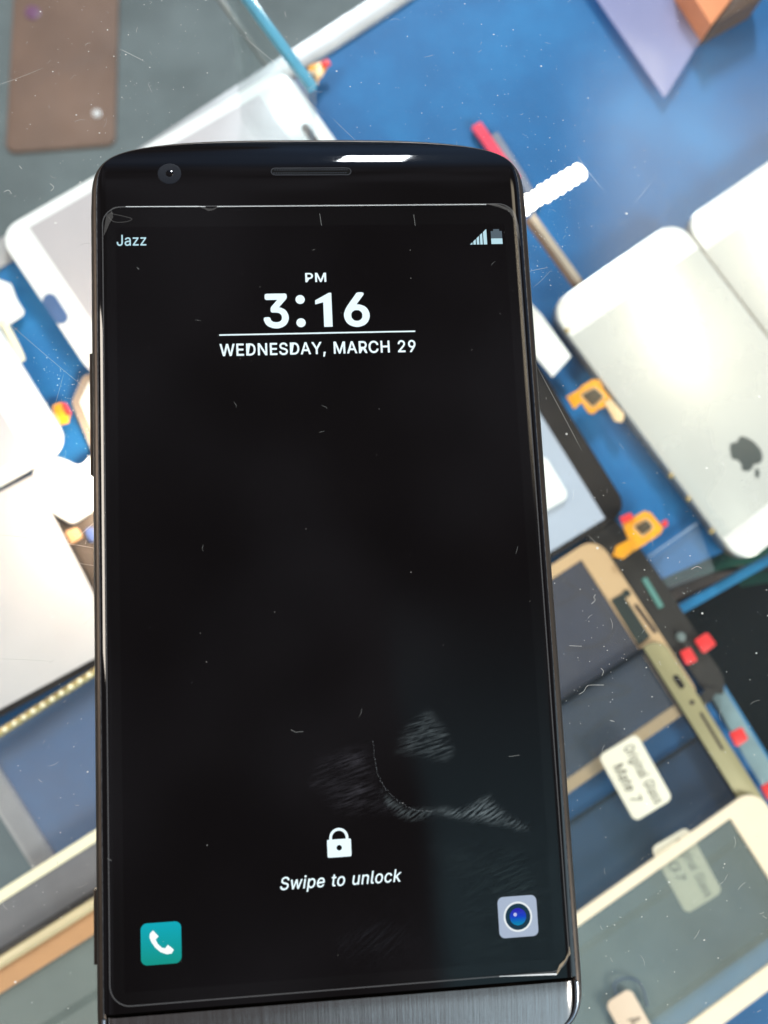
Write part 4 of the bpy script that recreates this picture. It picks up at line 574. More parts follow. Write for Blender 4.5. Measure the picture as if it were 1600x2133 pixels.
# gold framed panel
z = ZI+1.5
t, c, ci = panel('touch_panel', 'gold framed touch panel with long earpiece slot and dark cutout', (1243, 1116), (1466, 1458), (560, 1560), z, 1.2, 7, M['gold'], (4.2, 9.5, 4.2, 14), M['win_grey'])
MB().slab(quad([(1272, 1250), (1296, 1236), (1354, 1326), (1330, 1346)], z), z+0.02, z+0.3).build('cutout', M['slot_green'], t)
MB().slab(disc(P(1305, 1236, z).xy, 1.4, 16), z+0.02, z+0.32).build('sensor_hole', M['slot_green'], t)
MB().slab(capsule(P(1325, 1262, z).xy, P(1364, 1315, z).xy, 0.7), z+0.02, z+0.3).build('earpiece_slot', M['slot'], t)
# thin dark edged glass under the olive panel
z = ZI-2.3
t, c, ci = panel('touch_panel', 'dark edged bare glass panel lying lowest under the olive and white framed panels', (1490, 1508), (1717, 1872), (640, 2060), z, 0.9, 3, M['darkedge'], (1.5, 1.3, 2.4, 1.3), M['win_dark'])
# olive panel
z = ZI+3.4
t, c, ci = panel('touch_panel', 'olive gold framed touch panel with small oval hole, overlapping the gold framed one', (1376, 1324), (1618, 1708), (760, 1732), z, 1.2, 6, M['darkedge'], (1.9, 8.2, 2.4, 8), M['win_clear'])
# dark inner rim
Hh = (Vector(c[3])-Vector(c[0])).length; bb = inset_rect(c, 0.15, 0.1, 0.15, Hh-7.6); bb = bb if area2(bb) > 0 else bb[::-1]
rr_ = [6, 6, 0.3, 0.3] if (Vector(bb[0])-Vector(c[0])).length < 3 else [0.3, 0.3, 6, 6]
MB().slab(rounded(bb, rr_), z+0.02, z+0.12, 0.04).build('end_band', M['olive'], t)

MB().slab(capsule(P(1408, 1412, z).xy, P(1419, 1428, z).xy, 1.1), z+0.13, z+0.3).build('sensor_hole', M['black'], t)
MB().slab(disc(P(1441, 1463, z).xy, 0.9, 16), z+0.13, z+0.3).build('sensor_hole', M['slot'], t)
MB().slab(capsule(P(1460, 1486, z).xy, P(1504, 1560, z).xy, 0.5), z+0.13, z+0.3).build('earpiece_slot', M['slot'], t)
# white framed panel, lower right
z = ZI+6
t, c, ci = panel('touch_panel', 'white framed touch panel with milky grey pane in the lower right corner', (1574, 1640), (1767, 1939), (900, 2120), z, 1.4, 7, M['cream'], (3.6, 13.5, 6.5, 14), M['win_film'])
# tags
def papertag(px, z, lines, label, mat):
    c = box_on(*px, z); t = thing('price_tag', (*((Vector(c[0])+Vector(c[2]))/2), z-0.3), label, 'paper tag', 'handwritten paper tags tied to the panels')
    MB().slab(rounded(c, 2.2), z-0.35, z, 0.05).build('card', mat, t)
    a = Vector(c[0]); u = (Vector(c[1])-a); v = (Vector(c[3])-a); LU = u.length; LV = v.length; u.normalize(); v.normalize()
    for txt, s0, s1, t0, h in lines:
        f = lambda x, y: (*(a+u*x+v*y), z+0.03)
        vs_, fs_ = text_mesh(txt, 0.006, 0.2)
        x0 = min(q.x for q in vs_); x1 = max(q.x for q in vs_)
        out = [f(s0*LU+(q.x-x0)/(x1-x0)*(s1-s0)*LU, t0*LV - q.y/0.51*h) for q in vs_]
        MB().add(out, fs_).build('writing', M['ink'], t, smooth=0)
    return t
papertag(((1326, 1528), (1402, 1664), (1246, 1574)), ZI+8, [('Original Glass', 0.08, 0.95, 0.42, 3.6), ('Mate 7', 0.22, 0.80, 0.84, 3.6)],
         'cream handwritten tag lying over the edge of the gold framed panel', M['paper'])
papertag(((1432, 1722), (1506, 1858), (1358, 1772)), ZI+4.3, [('Original Glass', 0.08, 0.95, 0.42, 3.2), ('G7', 0.3, 0.6, 0.82, 3.2)],
         'handwritten tag half hidden under the milky pane of the white framed panel', M['paper'])
papertag(((1313, 2058), (1385, 2190), (1266, 2100)), ZI+8.5, [('A 1', 0.35, 0.6, 0.6, 4)],
         'peach coloured tag at the bottom edge, right of the phone', surf('peach_paper', (0.74, 0.56, 0.42, 1), 0.7, var=0.03))
pts = smoothpath([P(x, y, ZI+7.5) for x, y in ((1284, 2074), (1280, 2050), (1300, 2038), (1325, 2042), (1340, 2062), (1348, 2096))])
tag(MB().tube(pts, 0.4, 6).build('thread_loop', surf('blue_thread', lin(70, 82, 100), 0.6)), 'dark looped thread tying the peach tag at the bottom edge', 'thread')
# dark pen scribbles seen inside the gold framed panel
t = thing('marker_scribble', P(1250, 1400, ZI), 'dark looping marker scribbles on the sheet under the gold framed panel', 'scribble')
for seq, w in ((((1150, 1190), (1190, 1220), (1240, 1250), (1270, 1290), (1275, 1320), (1240, 1345), (1180, 1352)), 1.3), (((1160, 1262), (1200, 1240), (1215, 1225)), 1.2), (((1180, 1450), (1240, 1425), (1300, 1430), (1310, 1440), (1270, 1452), (1190, 1465)), 1.6), (((1195, 1530), (1225, 1560), (1240, 1590)), 2), (((1190, 1560), (1260, 1500), (1290, 1480)), 2)):
    MB().ribbon(smoothpath([P(x, y, ZB+1.2) for x, y in seq]), w, 0.2).build('stroke', surf('dark_blue_ink', lin(18, 26, 52), 0.5), t)

# bottom left stack
z = ZI+2
t, c, ci = panel('touch_panel', 'cream yellow framed touch panel with mauve grey pane, crossing the lower left corner', (-160, 1956), (700, 1412), (-60, 2380), z, 1.4, 5, M['cream_yellow'], (6, 3.4, 6, 6), M['win_mauve'])
z = ZI+4.5
t, c, ci = panel('touch_panel', 'tan framed touch panel with greenish pane, lowest of the two in the lower left corner', (-160, 2114), (700, 1574), (-10, 2500), z, 2.4, 5, M['tan'], (6, 7.2, 6, 6), M['win_film'])
a = P(-160, 2106, z+.3); b = P(690, 1572, z+.3)
MB().tube([a, b], 1.7, 8).build('gold_rim', surf('pale_gold', lin(206, 186, 146), 0.35, var=0.05), t)
a = P(-160, 2088, z-3); b = P(690, 1554, z-3)
MB().tube([a, b], 1.5, 8).build('dark_line', M['black'], t)  # dark line laid along the upper side of the gold rim
bar([(60, 2160), (320, 1995)], 2.6, z-2.9, 0.6, M['darkedge'], 'dark_seam', t)

o = MB().slab(quad([(-80, 1560), (240, 1375), (240, 1716), (82, 1815), (-80, 1560)][:4], ZI-2), ZI-2.4, ZI-2.0).build('haze_sheet', thinglass('painted_haze', (0.95, 0.95, 0.95, 1), 0.13, (0.42, 0.40, 0.44, 1), refl=0.3, hscale=12))
tag(o, 'added pale sheet painting lamp haze over the blue cloth at the left, below the white-filmed display', 'haze sheet')  # added sheet, its pale colour paints lamp haze over the cloth
# silver backs
def housing(label, A, B, C, z, logo=True):
    c = box_on(A, B, C, z); ctr = (Vector(c[0])+Vector(c[2]))/2
    t = thing('silver_phone_shell', (ctr.x, ctr.y, z-6), label, 'phone back', 'silver phone backs side by side')
    o = rounded(c, 8.5, 12)
    rs = []
    for d, zz in ((0.6, z-6.2), (0.15, z-5.6), (0, z-4.8), (0, z-1.3)): rs.append([(x, y, zz) for x, y in offset(ccw(o), d)])
    MB().rings(rs).build('side_band', M['silver_side'], t)
    MB().slab(offset(ccw(o), 0.05), z-1.25, z, 0.7).build('back_plate', M['silver'], t)
    L = (Vector(c[1])-Vector(c[0])).length
    for l, r in ((0, L-14), (L-12, 0)):
        st = inset_rect(c, max(l, 0.5), 0.5, max(r, 0.5), 0.5)
        rad = [8, 0.1, 0.1, 8] if l == 0 else [0.1, 8, 8, 0.1]
        base = st if area2(st) > 0 else st[::-1]; rad = rad if area2(st) > 0 else rad[::-1]
        MB().slab(rounded(base, rad, 10), z+0.01, z+0.25, 0.1).build('glass_strip', M['white2'], t)
    return t, c
z = ZI+4
t, c = housing('silver phone back with fruit logo, the nearer of the two side by side', (1140, 640), (1545, 1180), (1420, 466), z)
# fruit logo: upright outline in units, up = towards the lower right end
def logo_poly():
    pts = []
    ctrl = [(0.0, 0.80), (0.22, 0.90), (0.50, 0.92), (0.74, 0.78), (0.86, 0.62),   # right shoulder
            (0.70, 0.44), (0.66, 0.20), (0.74, -0.02), (0.92, -0.14),               # bite
            (0.84, -0.42), (0.62, -0.74), (0.42, -0.92), (0.22, -0.88), (0.0, -0.80), (-0.22, -0.88), (-0.42, -0.92),
            (-0.64, -0.70), (-0.84, -0.34), (-0.92, 0.04), (-0.90, 0.44), (-0.70, 0.78), (-0.42, 0.92), (-0.18, 0.88)]
    n = len(ctrl)
    sharp = {4, 8}
    for i in range(n):
        p0, p1, p2, p3 = [Vector(ctrl[(i+k-1) % n]) for k in range(4)]
        if i in sharp: p0 = p1
        if (i+1) % n in sharp: p3 = p2
        for k in range(5):
            t_ = k/5
            q = 0.5*((2*p1) + (p2-p0)*t_ + (2*p0-5*p1+4*p2-p3)*t_*t_ + (3*p1-p0-3*p2+p3)*t_**3); pts.append((q.x, q.y))
    return pts
upv = (Vector(c[1])-Vector(c[0])).normalized(); rtv = Vector((upv.y, -upv.x)); lc = P(1553, 944, z).xy; k = 6.4
lp = [tuple(lc + rtv*x*k*0.93 + upv*y*k) for x, y in logo_poly()]
MB().slab(lp, z+0.01, z+0.08).build('fruit_logo', M['logo'], t, smooth=0)
leaf = [(-0.04, 1.02), (0.0, 1.30), (0.16, 1.48), (0.36, 1.56), (0.36, 1.34), (0.22, 1.12)]
MB().slab([tuple(lc + rtv*x*k + upv*y*k) for x, y in leaf], z+0.01, z+0.08).build('logo_leaf', M['logo'], t, smooth=0)
for px, py in ((1180, 690), (1396, 992), (1432, 1040), (1480, 1108)):
    p = P(px, py, z-1.0); MB().slab(disc(p.xy, 0.9, 12), z-1.2, z+0.35, 0.15).build('side_screw', M['brass'], t)
housing('silver phone back cut by the right edge of the photo, the farther of the two', (1420, 462), (1835, 1000), (1700, 290), z-0.5)

# purple film, orange box, red tipped flex
o = MB().slab(quad([(1218, -40), (1430, -40), (1466, 72), (1392, 192), (1384, 202)], ZB+4), ZB+3.4, ZB+4, 0.1).build('plastic_sleeve', M['purple'])
tag(o, 'lilac plastic sleeve with pointed corner at the upper right on the blue board', 'plastic sleeve')
t = thing('cardboard_box', P(1500, 0, ZB), 'orange cardboard box with dark brown side, corner showing at the upper right', 'box')
zt = ZB+14
top = quad([(1424, -60), (1484, 50), (1540, -60)], zt)
MB().slab(quad([(1424, -40), (1482, 52), (1530, -10), (1530, -60)], zt), ZB, zt, 0.2).build('orange_face', M['orange_box'], t)
MB().slab(quad([(1487, 51), (1590, -6), (1590, -60), (1535, -60), (1533, -8)], zt-1), ZB, zt-1, 0.2).build('brown_face', M['brown_side'], t)
t = thing('stylus', P(1030, 300, ZB), 'red tipped grey strip on the blue board just above the phone corner', 'stylus')
zz = ZB-1+4
MB().ribbon([P(992, 258, zz), P(1030, 312, zz), P(1075, 375, zz)], 4.2, 1.5).build('red_tip', surf('red_plastic', lin(226, 60, 88), 0.4), t)
MB().ribbon([P(1030, 278, zz-1), P(1085, 366, zz-1), P(1120, 430, zz-1)], 3.0, 1.5).build('grey_side', surf('grey_plastic', lin(120, 124, 140), 0.5), t)

# ------------------------------------------------------------------ led strip inside the case
ZL = FACE - 152
t = thing('led_strip', P(650, 700, ZL-3), 'glowing warm white light strip running diagonally under the phone', 'light strip')
a = P(1216, 354, ZL); b = P(330, 890, ZL); d = (b-a).normalized(); n = Vector((-d.y, d.x, 0))
tp = [a+n*0.9, b+n*0.9, b-n*0.9, a-n*0.9]
MB().slab([q.xy[:] for q in tp], ZL-0.5, ZL-0.1).build('tape', M['led_pcb'], t)
L = (b-a).length; N = int(L/3.0); rl = random.Random(5)
for k in range(N):
    p = a + d*(2.0 + k*(L-4)/(N-1)); r = 2.55*rl.uniform(0.88, 1.08)
    pp_ = [tuple((p + n*cos(2*pi*j/14)*r*1.2 + d*sin(2*pi*j/14)*r*0.78).xy) for j in range(14)]
    MB().slab(pp_, ZL-0.05, ZL+1.2, 0.4).build('led', M['led'], t, smooth=60)
a = P(1108, 448, ZL-6); b = P(1222, 606, ZB+3)
MB().ribbon([a, b], 2.6, 1.2).build('lead', surf('beige_lead', lin(176, 158, 140), 0.5), t)
MB().ribbon([a+Vector((-1.9, -1.2, -.3)), b+Vector((-1.9, -1.2, -.3))], 1.8, 1.2).build('lead', surf('brown_lead', lin(112, 84, 66), 0.5), t)

o = MB().slab(rounded(quad([(62, 978), (120, 950), (168, 972), (186, 948), (330, 930), (330, 1110), (196, 1062), (150, 1092), (98, 1062)], ZI+3.5), 3), ZI+1.5, ZI+3.5, 0.8).build('glare_pad', M['white2'])
tag(o, 'added white pad that shows the warm glare between the left panels and the phone', 'glare pad')  # white pad added to catch the hidden lamp and blow out
lc_ = P(246, 985, ZI+24)  # lamp added out of view to make the warm glare at the left
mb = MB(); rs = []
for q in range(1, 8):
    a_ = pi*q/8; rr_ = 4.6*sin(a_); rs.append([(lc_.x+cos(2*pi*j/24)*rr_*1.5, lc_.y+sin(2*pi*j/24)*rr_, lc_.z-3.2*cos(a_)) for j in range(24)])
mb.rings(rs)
tag(mb.build('added_lamp', emit('lamp_glow', (1.0, 0.80, 0.58, 1), 250.0)), 'added unseen warm lamp under the left edge of the phone, lighting the panels beside it', 'lamp')
# odds and ends left of the phone
t = thing('button_bracket', P(180, 880, ZI), 'grey brown rounded bracket with white pad, peeking out left of the phone', 'bracket')
z = ZI-1
o1 = rounded(quad([(148, 838), (176, 776), (330, 800), (330, 1060), (200, 960)], z), 3.5); 
MB().slab(o1, z-1, z, 0.2).build('rim', surf('taupe', lin(150, 132, 116), 0.5), t)
MB().slab(offset(ccw(o1), 3.0), z+0.05, z+0.5, 0.1).build('pad', M['white2'], t)
t = thing('circuit_scrap', P(170, 1130, ZI), 'dark brown circuit scrap between the big white display and the phone', 'circuit board')
z = ZI+1
MB().slab(quad([(96, 1070), (190, 1040), (300, 1100), (330, 1330), (230, 1330)], z), z-1, z, 0.2).build('board', surf('dark_brown', lin(70, 58, 50), 0.5, var=0.4, scale=60), t)
MB().slab(rounded(quad([(132, 1108), (160, 1098), (172, 1118), (146, 1136)], z+1), 1), z, z+1, 0.2).build('component', M['tan'], t)
MB().slab(rounded(quad([(176, 1102), (196, 1096), (204, 1122), (186, 1130)], z+1), 1), z, z+1, 0.2).build('component', surf('blue_part', lin(76, 92, 140), 0.5), t)
t = thing('flex_cable', P(40, 720, ZI), 'pale yellow flex tail between the two white front panels at the left edge', 'flex cable')
z = ZI
MB().ribbon(smoothpath([P(4, 668, z), P(22, 700, z), P(38, 732, z), P(46, 752, z)]), [2.6]*18+[1.2], 0.4).build('tail', M['cream_yellow'], t)
o = MB().slab(rounded(quad([(-60, 560), (22, 590), (34, 622), (52, 650), (20, 672), (-60, 690)], ZI-0.5), 2), ZI-2, ZI-0.5, 0.3).build('crumpled_plastic', M['white2'])
tag(o, 'crumpled white plastic cap at the left photo edge between the two white front panels', 'plastic cap')

t = thing('ribbon_cable', P(1450, 1200, ZB-6), 'green and rust ribbon strands dangling beyond the board edge, under the glass shelf', 'ribbon cable')
zz = ZB-16
for seq, w, m in ((((1330, 1222), (1400, 1196), (1480, 1176), (1700, 1148)), 7, M['green']), (((1400, 1242), (1480, 1206), (1560, 1186), (1700, 1176)), 4, M['rust']), (((1540, 1210), (1600, 1200), (1700, 1190)), 5, M['green'])):
    MB().ribbon(smoothpath([P(x, y, zz) for x, y in seq]), w, 0.8).build('strand', m, t)

# ------------------------------------------------------------------ counter glass
t = thing('counter_glass', (0, -60, -8), 'scratched clear glass counter top that the phone lies on', 'glass counter top')
gq = [(-420, -420), (420, -420), (420, 420), (-420, 420)]
MB().slab(gq, -8, 0).build('pane', M['counter'], t, smooth=0)
rnd = random.Random(3)
mb = MB()
def scratch(px, py, ang, ln, w, bend=0.0):
    p = P(px, py, 0.03); dr = Vector((cos(ang), sin(ang), 0)); nn = Vector((-dr.y, dr.x, 0)); pts = []
    for k in range(7):
        s = k/6-0.5; pts.append(p + dr*s*ln + nn*bend*ln*(0.25-s*s))
    mb.ribbon(pts, [w*0.3, w, w, w, w, w, w*0.3])
for k in range(400):
    x = rnd.uniform(-20, 1620); y = rnd.uniform(-20, 2150)
    dens = 1.0 if (x < 260 or 1100 < x) else 0.8
    if rnd.random() > dens: continue
    scratch(x, y, rnd.gauss(0.75, 0.9), rnd.choice([0.5, 0.7, 0.9, 1.2, 2.0]), rnd.uniform(0.03, 0.07), rnd.uniform(-0.8, 0.8))
for x, y, a_, l, w in ((100, 740, -0.75, 30, .06), (130, 1135, -.2, 22, .07), (160, 1120, .72, 16, .06), (175, 1175, -.2, 11, .06), (50, 1375, -.1, 9, .05), (118, 830, 1.3, 9, .05),
                       (40, 160, .4, 9, .05), (330, 560, .5, 7, .05), (275, 115, -.5, 5, .08), (1165, 850, -1.15, 17, .07), (560, 120, -.75, 12, .07), (620, 190, -.8, 13, .06),
                       (740, 290, -.8, 11, .06), (1130, 580, .75, 5, .05), (1345, 395, .85, 7, .05), (1120, 562, .2, 4, .08), (1230, 360, -1.0, 8, .1), (1380, 450, .7, 5, .05)):
    scratch(x, y, a_, l, w, rnd.uniform(-.1, .1))
mb.build('scratches', M['scratch'], t, smooth=0)
mb = MB()
for seq in (((1206, 1446), (1216, 1440), (1222, 1430), (1230, 1427), (1258, 1427)), ((1254, 1408), (1257, 1398), (1252, 1392)), ((1232, 1258), (1240, 1250), (1237, 1244), (1241, 1238)), ((1186, 1345), (1212, 1346)),
            ((40, 345), (46, 352)), ((8, 400), (18, 396), (24, 404)), ((104, 382), (112, 390), (106, 398)), ((1440, 1186), (1452, 1180), (1462, 1184)), ((1270, 1500), (1280, 1503))):
    mb.ribbon(smoothpath([P(x, y, 0.06) for x, y in seq]), 0.055)
mb.build('fibres', veil('fibre', (0.9, 0.9, 0.86, 1), 0.6), t, smooth=0)
mb = MB()
for k in range(2600):
    if k % 3: x = rnd.uniform(-20, 1620); y = rnd.uniform(-20, 2150)
    else:
        cx, cy, sg = rnd.choice([(120, 800, 50), (1150, 520, 70), (300, 100, 150), (1250, 400, 120), (1280, 1300, 160), (140, 930, 60), (1000, 200, 200)])
        x = rnd.gauss(cx, sg); y = rnd.gauss(cy, sg)
    p = P(x, y, 0.05); r = min(0.26, rnd.lognormvariate(-2.75, 0.5)); m_ = rnd.randint(4, 6); a0 = rnd.uniform(0, 6)
    el = rnd.uniform(0.4, 1)
    mb.add([(p.x+cos(a0+2*pi*j/m_)*r, p.y+sin(a0+2*pi*j/m_)*r*el, 0.05) for j in range(m_)], [tuple(range(m_))])
du = mb.build('dust', M['dust'], smooth=0); du['kind'] = 'stuff'; du['label'] = 'fine pale dust specks scattered over the counter glass'; du['category'] = 'dust'

# ------------------------------------------------------------------ THE PHONE
F = FACE
ph = thing('smartphone', (0, -62, 0), 'black smartphone lying face up on the counter glass, lock screen showing 3:16', 'smartphone')
YT, YB = 13.4, -139.6           # ends of the front
def topz(y): return 3.3*(max(0.0, y-1.5)/11.9)**3.0 + 5.0*(max(0.0, -128.2-y)/11.5)**2.0
def edgez(x, hw, e=1.3, dz=0.5): 
    d = hw-abs(x); return dz*(1-d/e)**2 if d < e else 0.0
def ytop(x, hw): return YT*max(0.0, 1-(abs(x)/hw)**2.8)**(1/4.6)
def ybot(x, hw): return -128-(-128-YB)*max(0.0, 1-(abs(x)/hw)**3.2)**(1/4.0)
GH = 36.1
def zface(x, y): return F - topz(y) - edgez(x, GH)
def mat_phone_glass():
    m = Mt('black_glass'); v = m.coord()
    rg = m.ramp(m.noise(v, 30, 5), [(0.35, (0.02,)*3), (0.75, (0.07,)*3)])
    return m.done(m.bsdf((0.0025, 0.0022, 0.0024, 1), rg, 0, ior=1.5))
M['pglass'] = mat_phone_glass()
M['screen'] = surf('lit_black_screen', (0.0018, 0.0014, 0.0016, 1), 0.05, var=0.2)
def mat_frame():
    m = Mt('gunmetal'); v = m.coord(scale=(1, 1, 1))
    c = m.ramp(m.noise(v, 45, 5), [(0.3, lin(46, 40, 36)), (0.7, lin(70, 62, 56))])
    b = m.bsdf(c, 0.42, 0.7); m.bump(b, m.noise(v, 1500, 2), 0.00005, 0.25); return m.done(b)
M['frame'] = mat_frame()
def mat_brushed():
    m = Mt('brushed_metal'); v = m.coord(scale=(3500, 90, 90)); v2 = m.coord(scale=(300, 300, 300))
    n1 = m.noise(v, 1.0, 4, 0.7)
    c = m.ramp(n1, [(0.25, lin(116, 110, 108)), (0.75, lin(140, 139, 140))])
    rg = m.ramp(n1, [(0.2, (0.17,)*3), (0.8, (0.28,)*3)])
    b = m.bsdf(c, rg, 0.9); b.inputs['Anisotropic'].default_value = 0.4
    m.bump(b, m.math('ADD', n1, m.math('MULTIPLY', m.noise(v2, 3.0, 3), 0.5)), 0.00006, 0.35); return m.done(b)
M['chin'] = mat_brushed()
M['trim'] = surf('polished_trim', lin(120, 130, 142), 0.35, metal=0.9, var=0.1)
M['seam'] = surf('black_gap', (0.002, 0.002, 0.002, 1), 0.6, spec=0.05)
# front glass
def face_grid(hw, y0f, y1f, nx, ny, zf, bias=2.2, flip=False):
    vs = []; fs = []
    xs = [hw*sin(pi/2*(2*i/nx-1)) if True else 0 for i in range(nx+1)]
    for j in range(ny+1):
        tt = j/ny
        for x in xs:
            a = y0f(x); b = y1f(x); tb = 1-(1-tt)**bias if not flip else tt**bias
            y = a+(b-a)*tb; vs.append((x, y, zf(x, y)))
    w = nx+1
    for j in range(ny):
        for i in range(nx): fs.append((j*w+i, j*w+i+1, (j+1)*w+i+1, (j+1)*w+i))
    return vs, fs
vs, fs = face_grid(GH, lambda x: -127.55, lambda x: ytop(x, GH), 72, 90, zface)
glass = MB().add(vs, fs); glass = glass.build('front_glass', M['pglass'], ph, smooth=80)
# frame: profile swept round the outline
def outline(hw, n=70):
    top = [(hw*cos(pi*k/n), 0) for k in range(n+1)]
    pts = [(x, ytop(x, hw)) for x, _ in top]
    m = 40
    pts += [(-hw, -128*k/m) for k in range(1, m)]
    pts += [(-hw*cos(pi*k/n), ybot(-hw*cos(pi*k/n), hw)) for k in range(n+1)]
    pts += [(hw, -128+128*k/m) for k in range(1, m)]
    return pts
ol = ccw(outline(GH))
prof = [(-0.35, -0.95), (-0.02, -0.62), (0.18, -0.60), (0.75, -0.85), (1.2, -1.6), (1.5, -3.0), (1.45, -4.6), (0.9, -6.4), (0.0, -7.3), (-2.0, -7.55)]
mb = MB(); rs = []
def scale_off(p, o):
    endk = max(0.0, min(1.0, (p[1]-2)/9.0)); endb = max(0.0, min(1.0, (-130-p[1])/8)); k = 1-0.35*max(endk, endb); return o*k
for o_, z_ in prof:
    off = []
    for i, p in enumerate(ol):
        a = Vector(ol[i-1]); c_ = Vector(ol[(i+1) % len(ol)]); tn = (c_-a)
        if tn.length < 1e-9: tn = Vector((1, 0))
        tn.normalize(); nn_ = Vector((tn.y, -tn.x)); q = Vector(p)+nn_*scale_off(p, o_)
        zt_ = topz(p[1]); w_ = max(0.0, 1+z_/7.6)
        off.append((q.x, q.y, F + z_ - zt_*w_*0.98))
    rs.append(off)
mb.rings(rs, False, True)
frame = mb.build('frame', M['frame'], ph, smooth=50)
# thin bright chamfer line on the frame
rs = []
for o_, z_ in ((0.02, -0.605), (0.10, -0.585), (0.17, -0.595)):
    off = []
    for i, p in enumerate(ol):
        a = Vector(ol[i-1]); c_ = Vector(ol[(i+1) % len(ol)]); tn = (c_-a); tn.normalize(); nn_ = Vector((tn.y, -tn.x)); q = Vector(p)+nn_*o_
        off.append((q.x, q.y, F + z_ + 0.03 - topz(p[1])*0.9))
    rs.append(off)
MB().rings(rs, False, False).build('chamfer', surf('polished_chamfer', lin(82, 84, 88), 0.5, metal=0.8, var=0.5, scale=1400), ph)
# chin
vs, fs = face_grid(35.6, lambda x: ybot(x, 35.6), lambda x: -128.15, 60, 26, lambda x, y: F - 0.12 - topz(y) - edgez(x, 35.6), bias=1.6, flip=True)
MB().add(vs, fs).build('chin', M['chin'], ph, smooth=80)
for sgn in (-1, 1):
    pts = [(sgn*(35.95), -128.2 - 0.4*k) for k in range(0, 1)]
    pts = [Vector((sgn*x, ybot(x, 36.2)*1.0, 0)) for x in [36.195 - 0.06*k**1.7 for k in range(0, 14)]]
    pts = [Vector((sgn*36.15, -128.3, 0))] + pts
    pts = [Vector((p.x, p.y, F - topz(p.y) - 0.45)) for p in pts]
    MB().tube(pts, 0.30, 8).build('chin_trim', M['trim'], ph)
MB().slab([(-36.1, -128.0), (36.1, -128.0), (36.1, -127.6), (-36.1, -127.6)], F-4.5, F-0.75).build('seam', M['seam'], ph, smooth=0)
# volume buttons and lower key on the left side
for y0, y1 in ((-24.5, -45.0), (-110, -121)):
    MB().slab([(-37.95, y0), (-37.2, y0), (-37.2, y1), (-37.95, y1)], F-4.0, F-2.4, 0.15).build('side_button', M['frame'], ph)
# earpiece
def drape(poly, h): return [(x, y, zface(x, y)+h) for x, y in poly]
def shrink_y(px, py, dz=0.0):
    q = P(px, py, F)
    for _ in range(4): q = P(px, py, F - topz(q.y))
    return q
e0 = shrink_y(573, 357.5); e1 = shrink_y(723, 357.0)
cap = ccw(capsule(e0.xy, e1.xy, 0.66, 10))
ear = MB().rings([drape(offset(cap, -0.10), 0.0), drape(offset(cap, -0.06), 0.07), drape(offset(cap, 0.04), 0.07), drape(offset(cap, 0.10), 0.01)], False, False).build('earpiece', surf('earpiece_rim', lin(32, 34, 40), 0.5, spec=0.2), ph)
mb = MB(); vv = drape(offset(cap, 0.08), 0.02); mb.add(vv, [tuple(range(len(vv)))])
mb.build('earpiece_mesh', M['seam'], ear, smooth=0)
mb = MB()
for k in range(30):
    for row in (-0.3, 0.3):
        x = e0.x - 0.2 + (e1.x-e0.x+0.4)*(k+0.5*(row > 0))/30; y = e0.y+(e1.y-e0.y)*k/30 + row
        mb.add(drape(disc((x, y), 0.12, 8), 0.05), [tuple(range(8))])
mb.build('earpiece_grille', surf('grille_dots', lin(44, 48, 56), 0.5, spec=0.1), ear, smooth=0)
# front camera
cc = shrink_y(353, 361.5).xy
mb = MB(); rs = []
for r, h in ((1.98, 0.0), (1.93, 0.035), (1.80, 0.03), (1.2, -0.02+0.06), (0.85, 0.03)):
    rs.append(drape(disc(cc, r, 48), h+0.012))
mb.rings(rs, False, True)
fc = mb.build('front_camera', surf('camera_ring', lin(20, 23, 30), 0.6, var=0.1, spec=0.1), ph, smooth=80)
mb = MB(); rs = [drape(disc(cc, r, 32), h) for r, h in ((0.62, 0.05), (0.45, 0.10), (0.2, 0.13), (0.04, 0.135))]
mb.rings(rs, False, True); mb.build('lens', M['pglass'], fc, smooth=80)

# ---- screen and what it shows
ZS = F + 0.006
scr = MB().slab([(-33.0, -124.6), (33.0, -124.6), (33.0, -5.0+1.4), (-33.0, -5.0+1.4)], F-0.02, ZS).build('screen', M['screen'], ph, smooth=0)
ZU = F + 0.02
M['ui'] = emit('ui_white', (0.80, 0.95, 1.0, 1), 1.15)
M['ui_soft'] = emit('ui_pale', (0.55, 0.82, 0.92, 1), 0.95)
M['ui_grey'] = emit('ui_grey', lin(88, 102, 112), 1.0)
put_text('carrier_text', 'Jazz', -32.85, -28.0, -6.85, -4.93, ZU, M['ui_soft'], scr, 0.006)
put_text('meridiem_text', 'PM', -1.75, 1.78, -13.68, -12.05, ZU, M['ui'], scr, 0.016)
put_text('clock_text', '3', -8.95, -4.75, -21.6, -15.6, ZU, M['ui'], scr, 0.022)
for y in (-16.7, -20.75): MB().slab(disc((-2.75, y+0.0), 0.78, 28), ZU-0.004, ZU+0.004).build('clock_colon', M['ui'], scr, smooth=0)
ys = [(-0.25, -16.9), (2.1, -15.6), (2.52, -15.6), (2.52, -21.55), (1.1, -21.55), (1.1, -17.25), (-0.25, -16.85-0.75)]
MB().slab([(x+0.0, y) for x, y in ys], ZU-0.004, ZU+0.004).build('clock_text', M['ui'], scr, smooth=0)
put_text('clock_text', '6', 4.5, 8.85, -21.6, -15.6, ZU, M['ui'], scr, 0.022)
MB().slab([(-16.35, -22.74), (16.42, -22.74), (16.42, -22.5), (-16.35, -22.5)], ZU-0.004, ZU+0.004).build('divider_line', M['ui'], scr, smooth=0)
put_text('date_text', 'WEDNESDAY, MARCH 29', -16.35, 16.35, -26.25, -24.15, ZU, M['ui'], scr, 0.014)
put_text('hint_text', 'Swipe to unlock', -9.3, 9.55, -111.45, -109.55, ZU, M['ui'], scr, 0.008, shear=0.2)
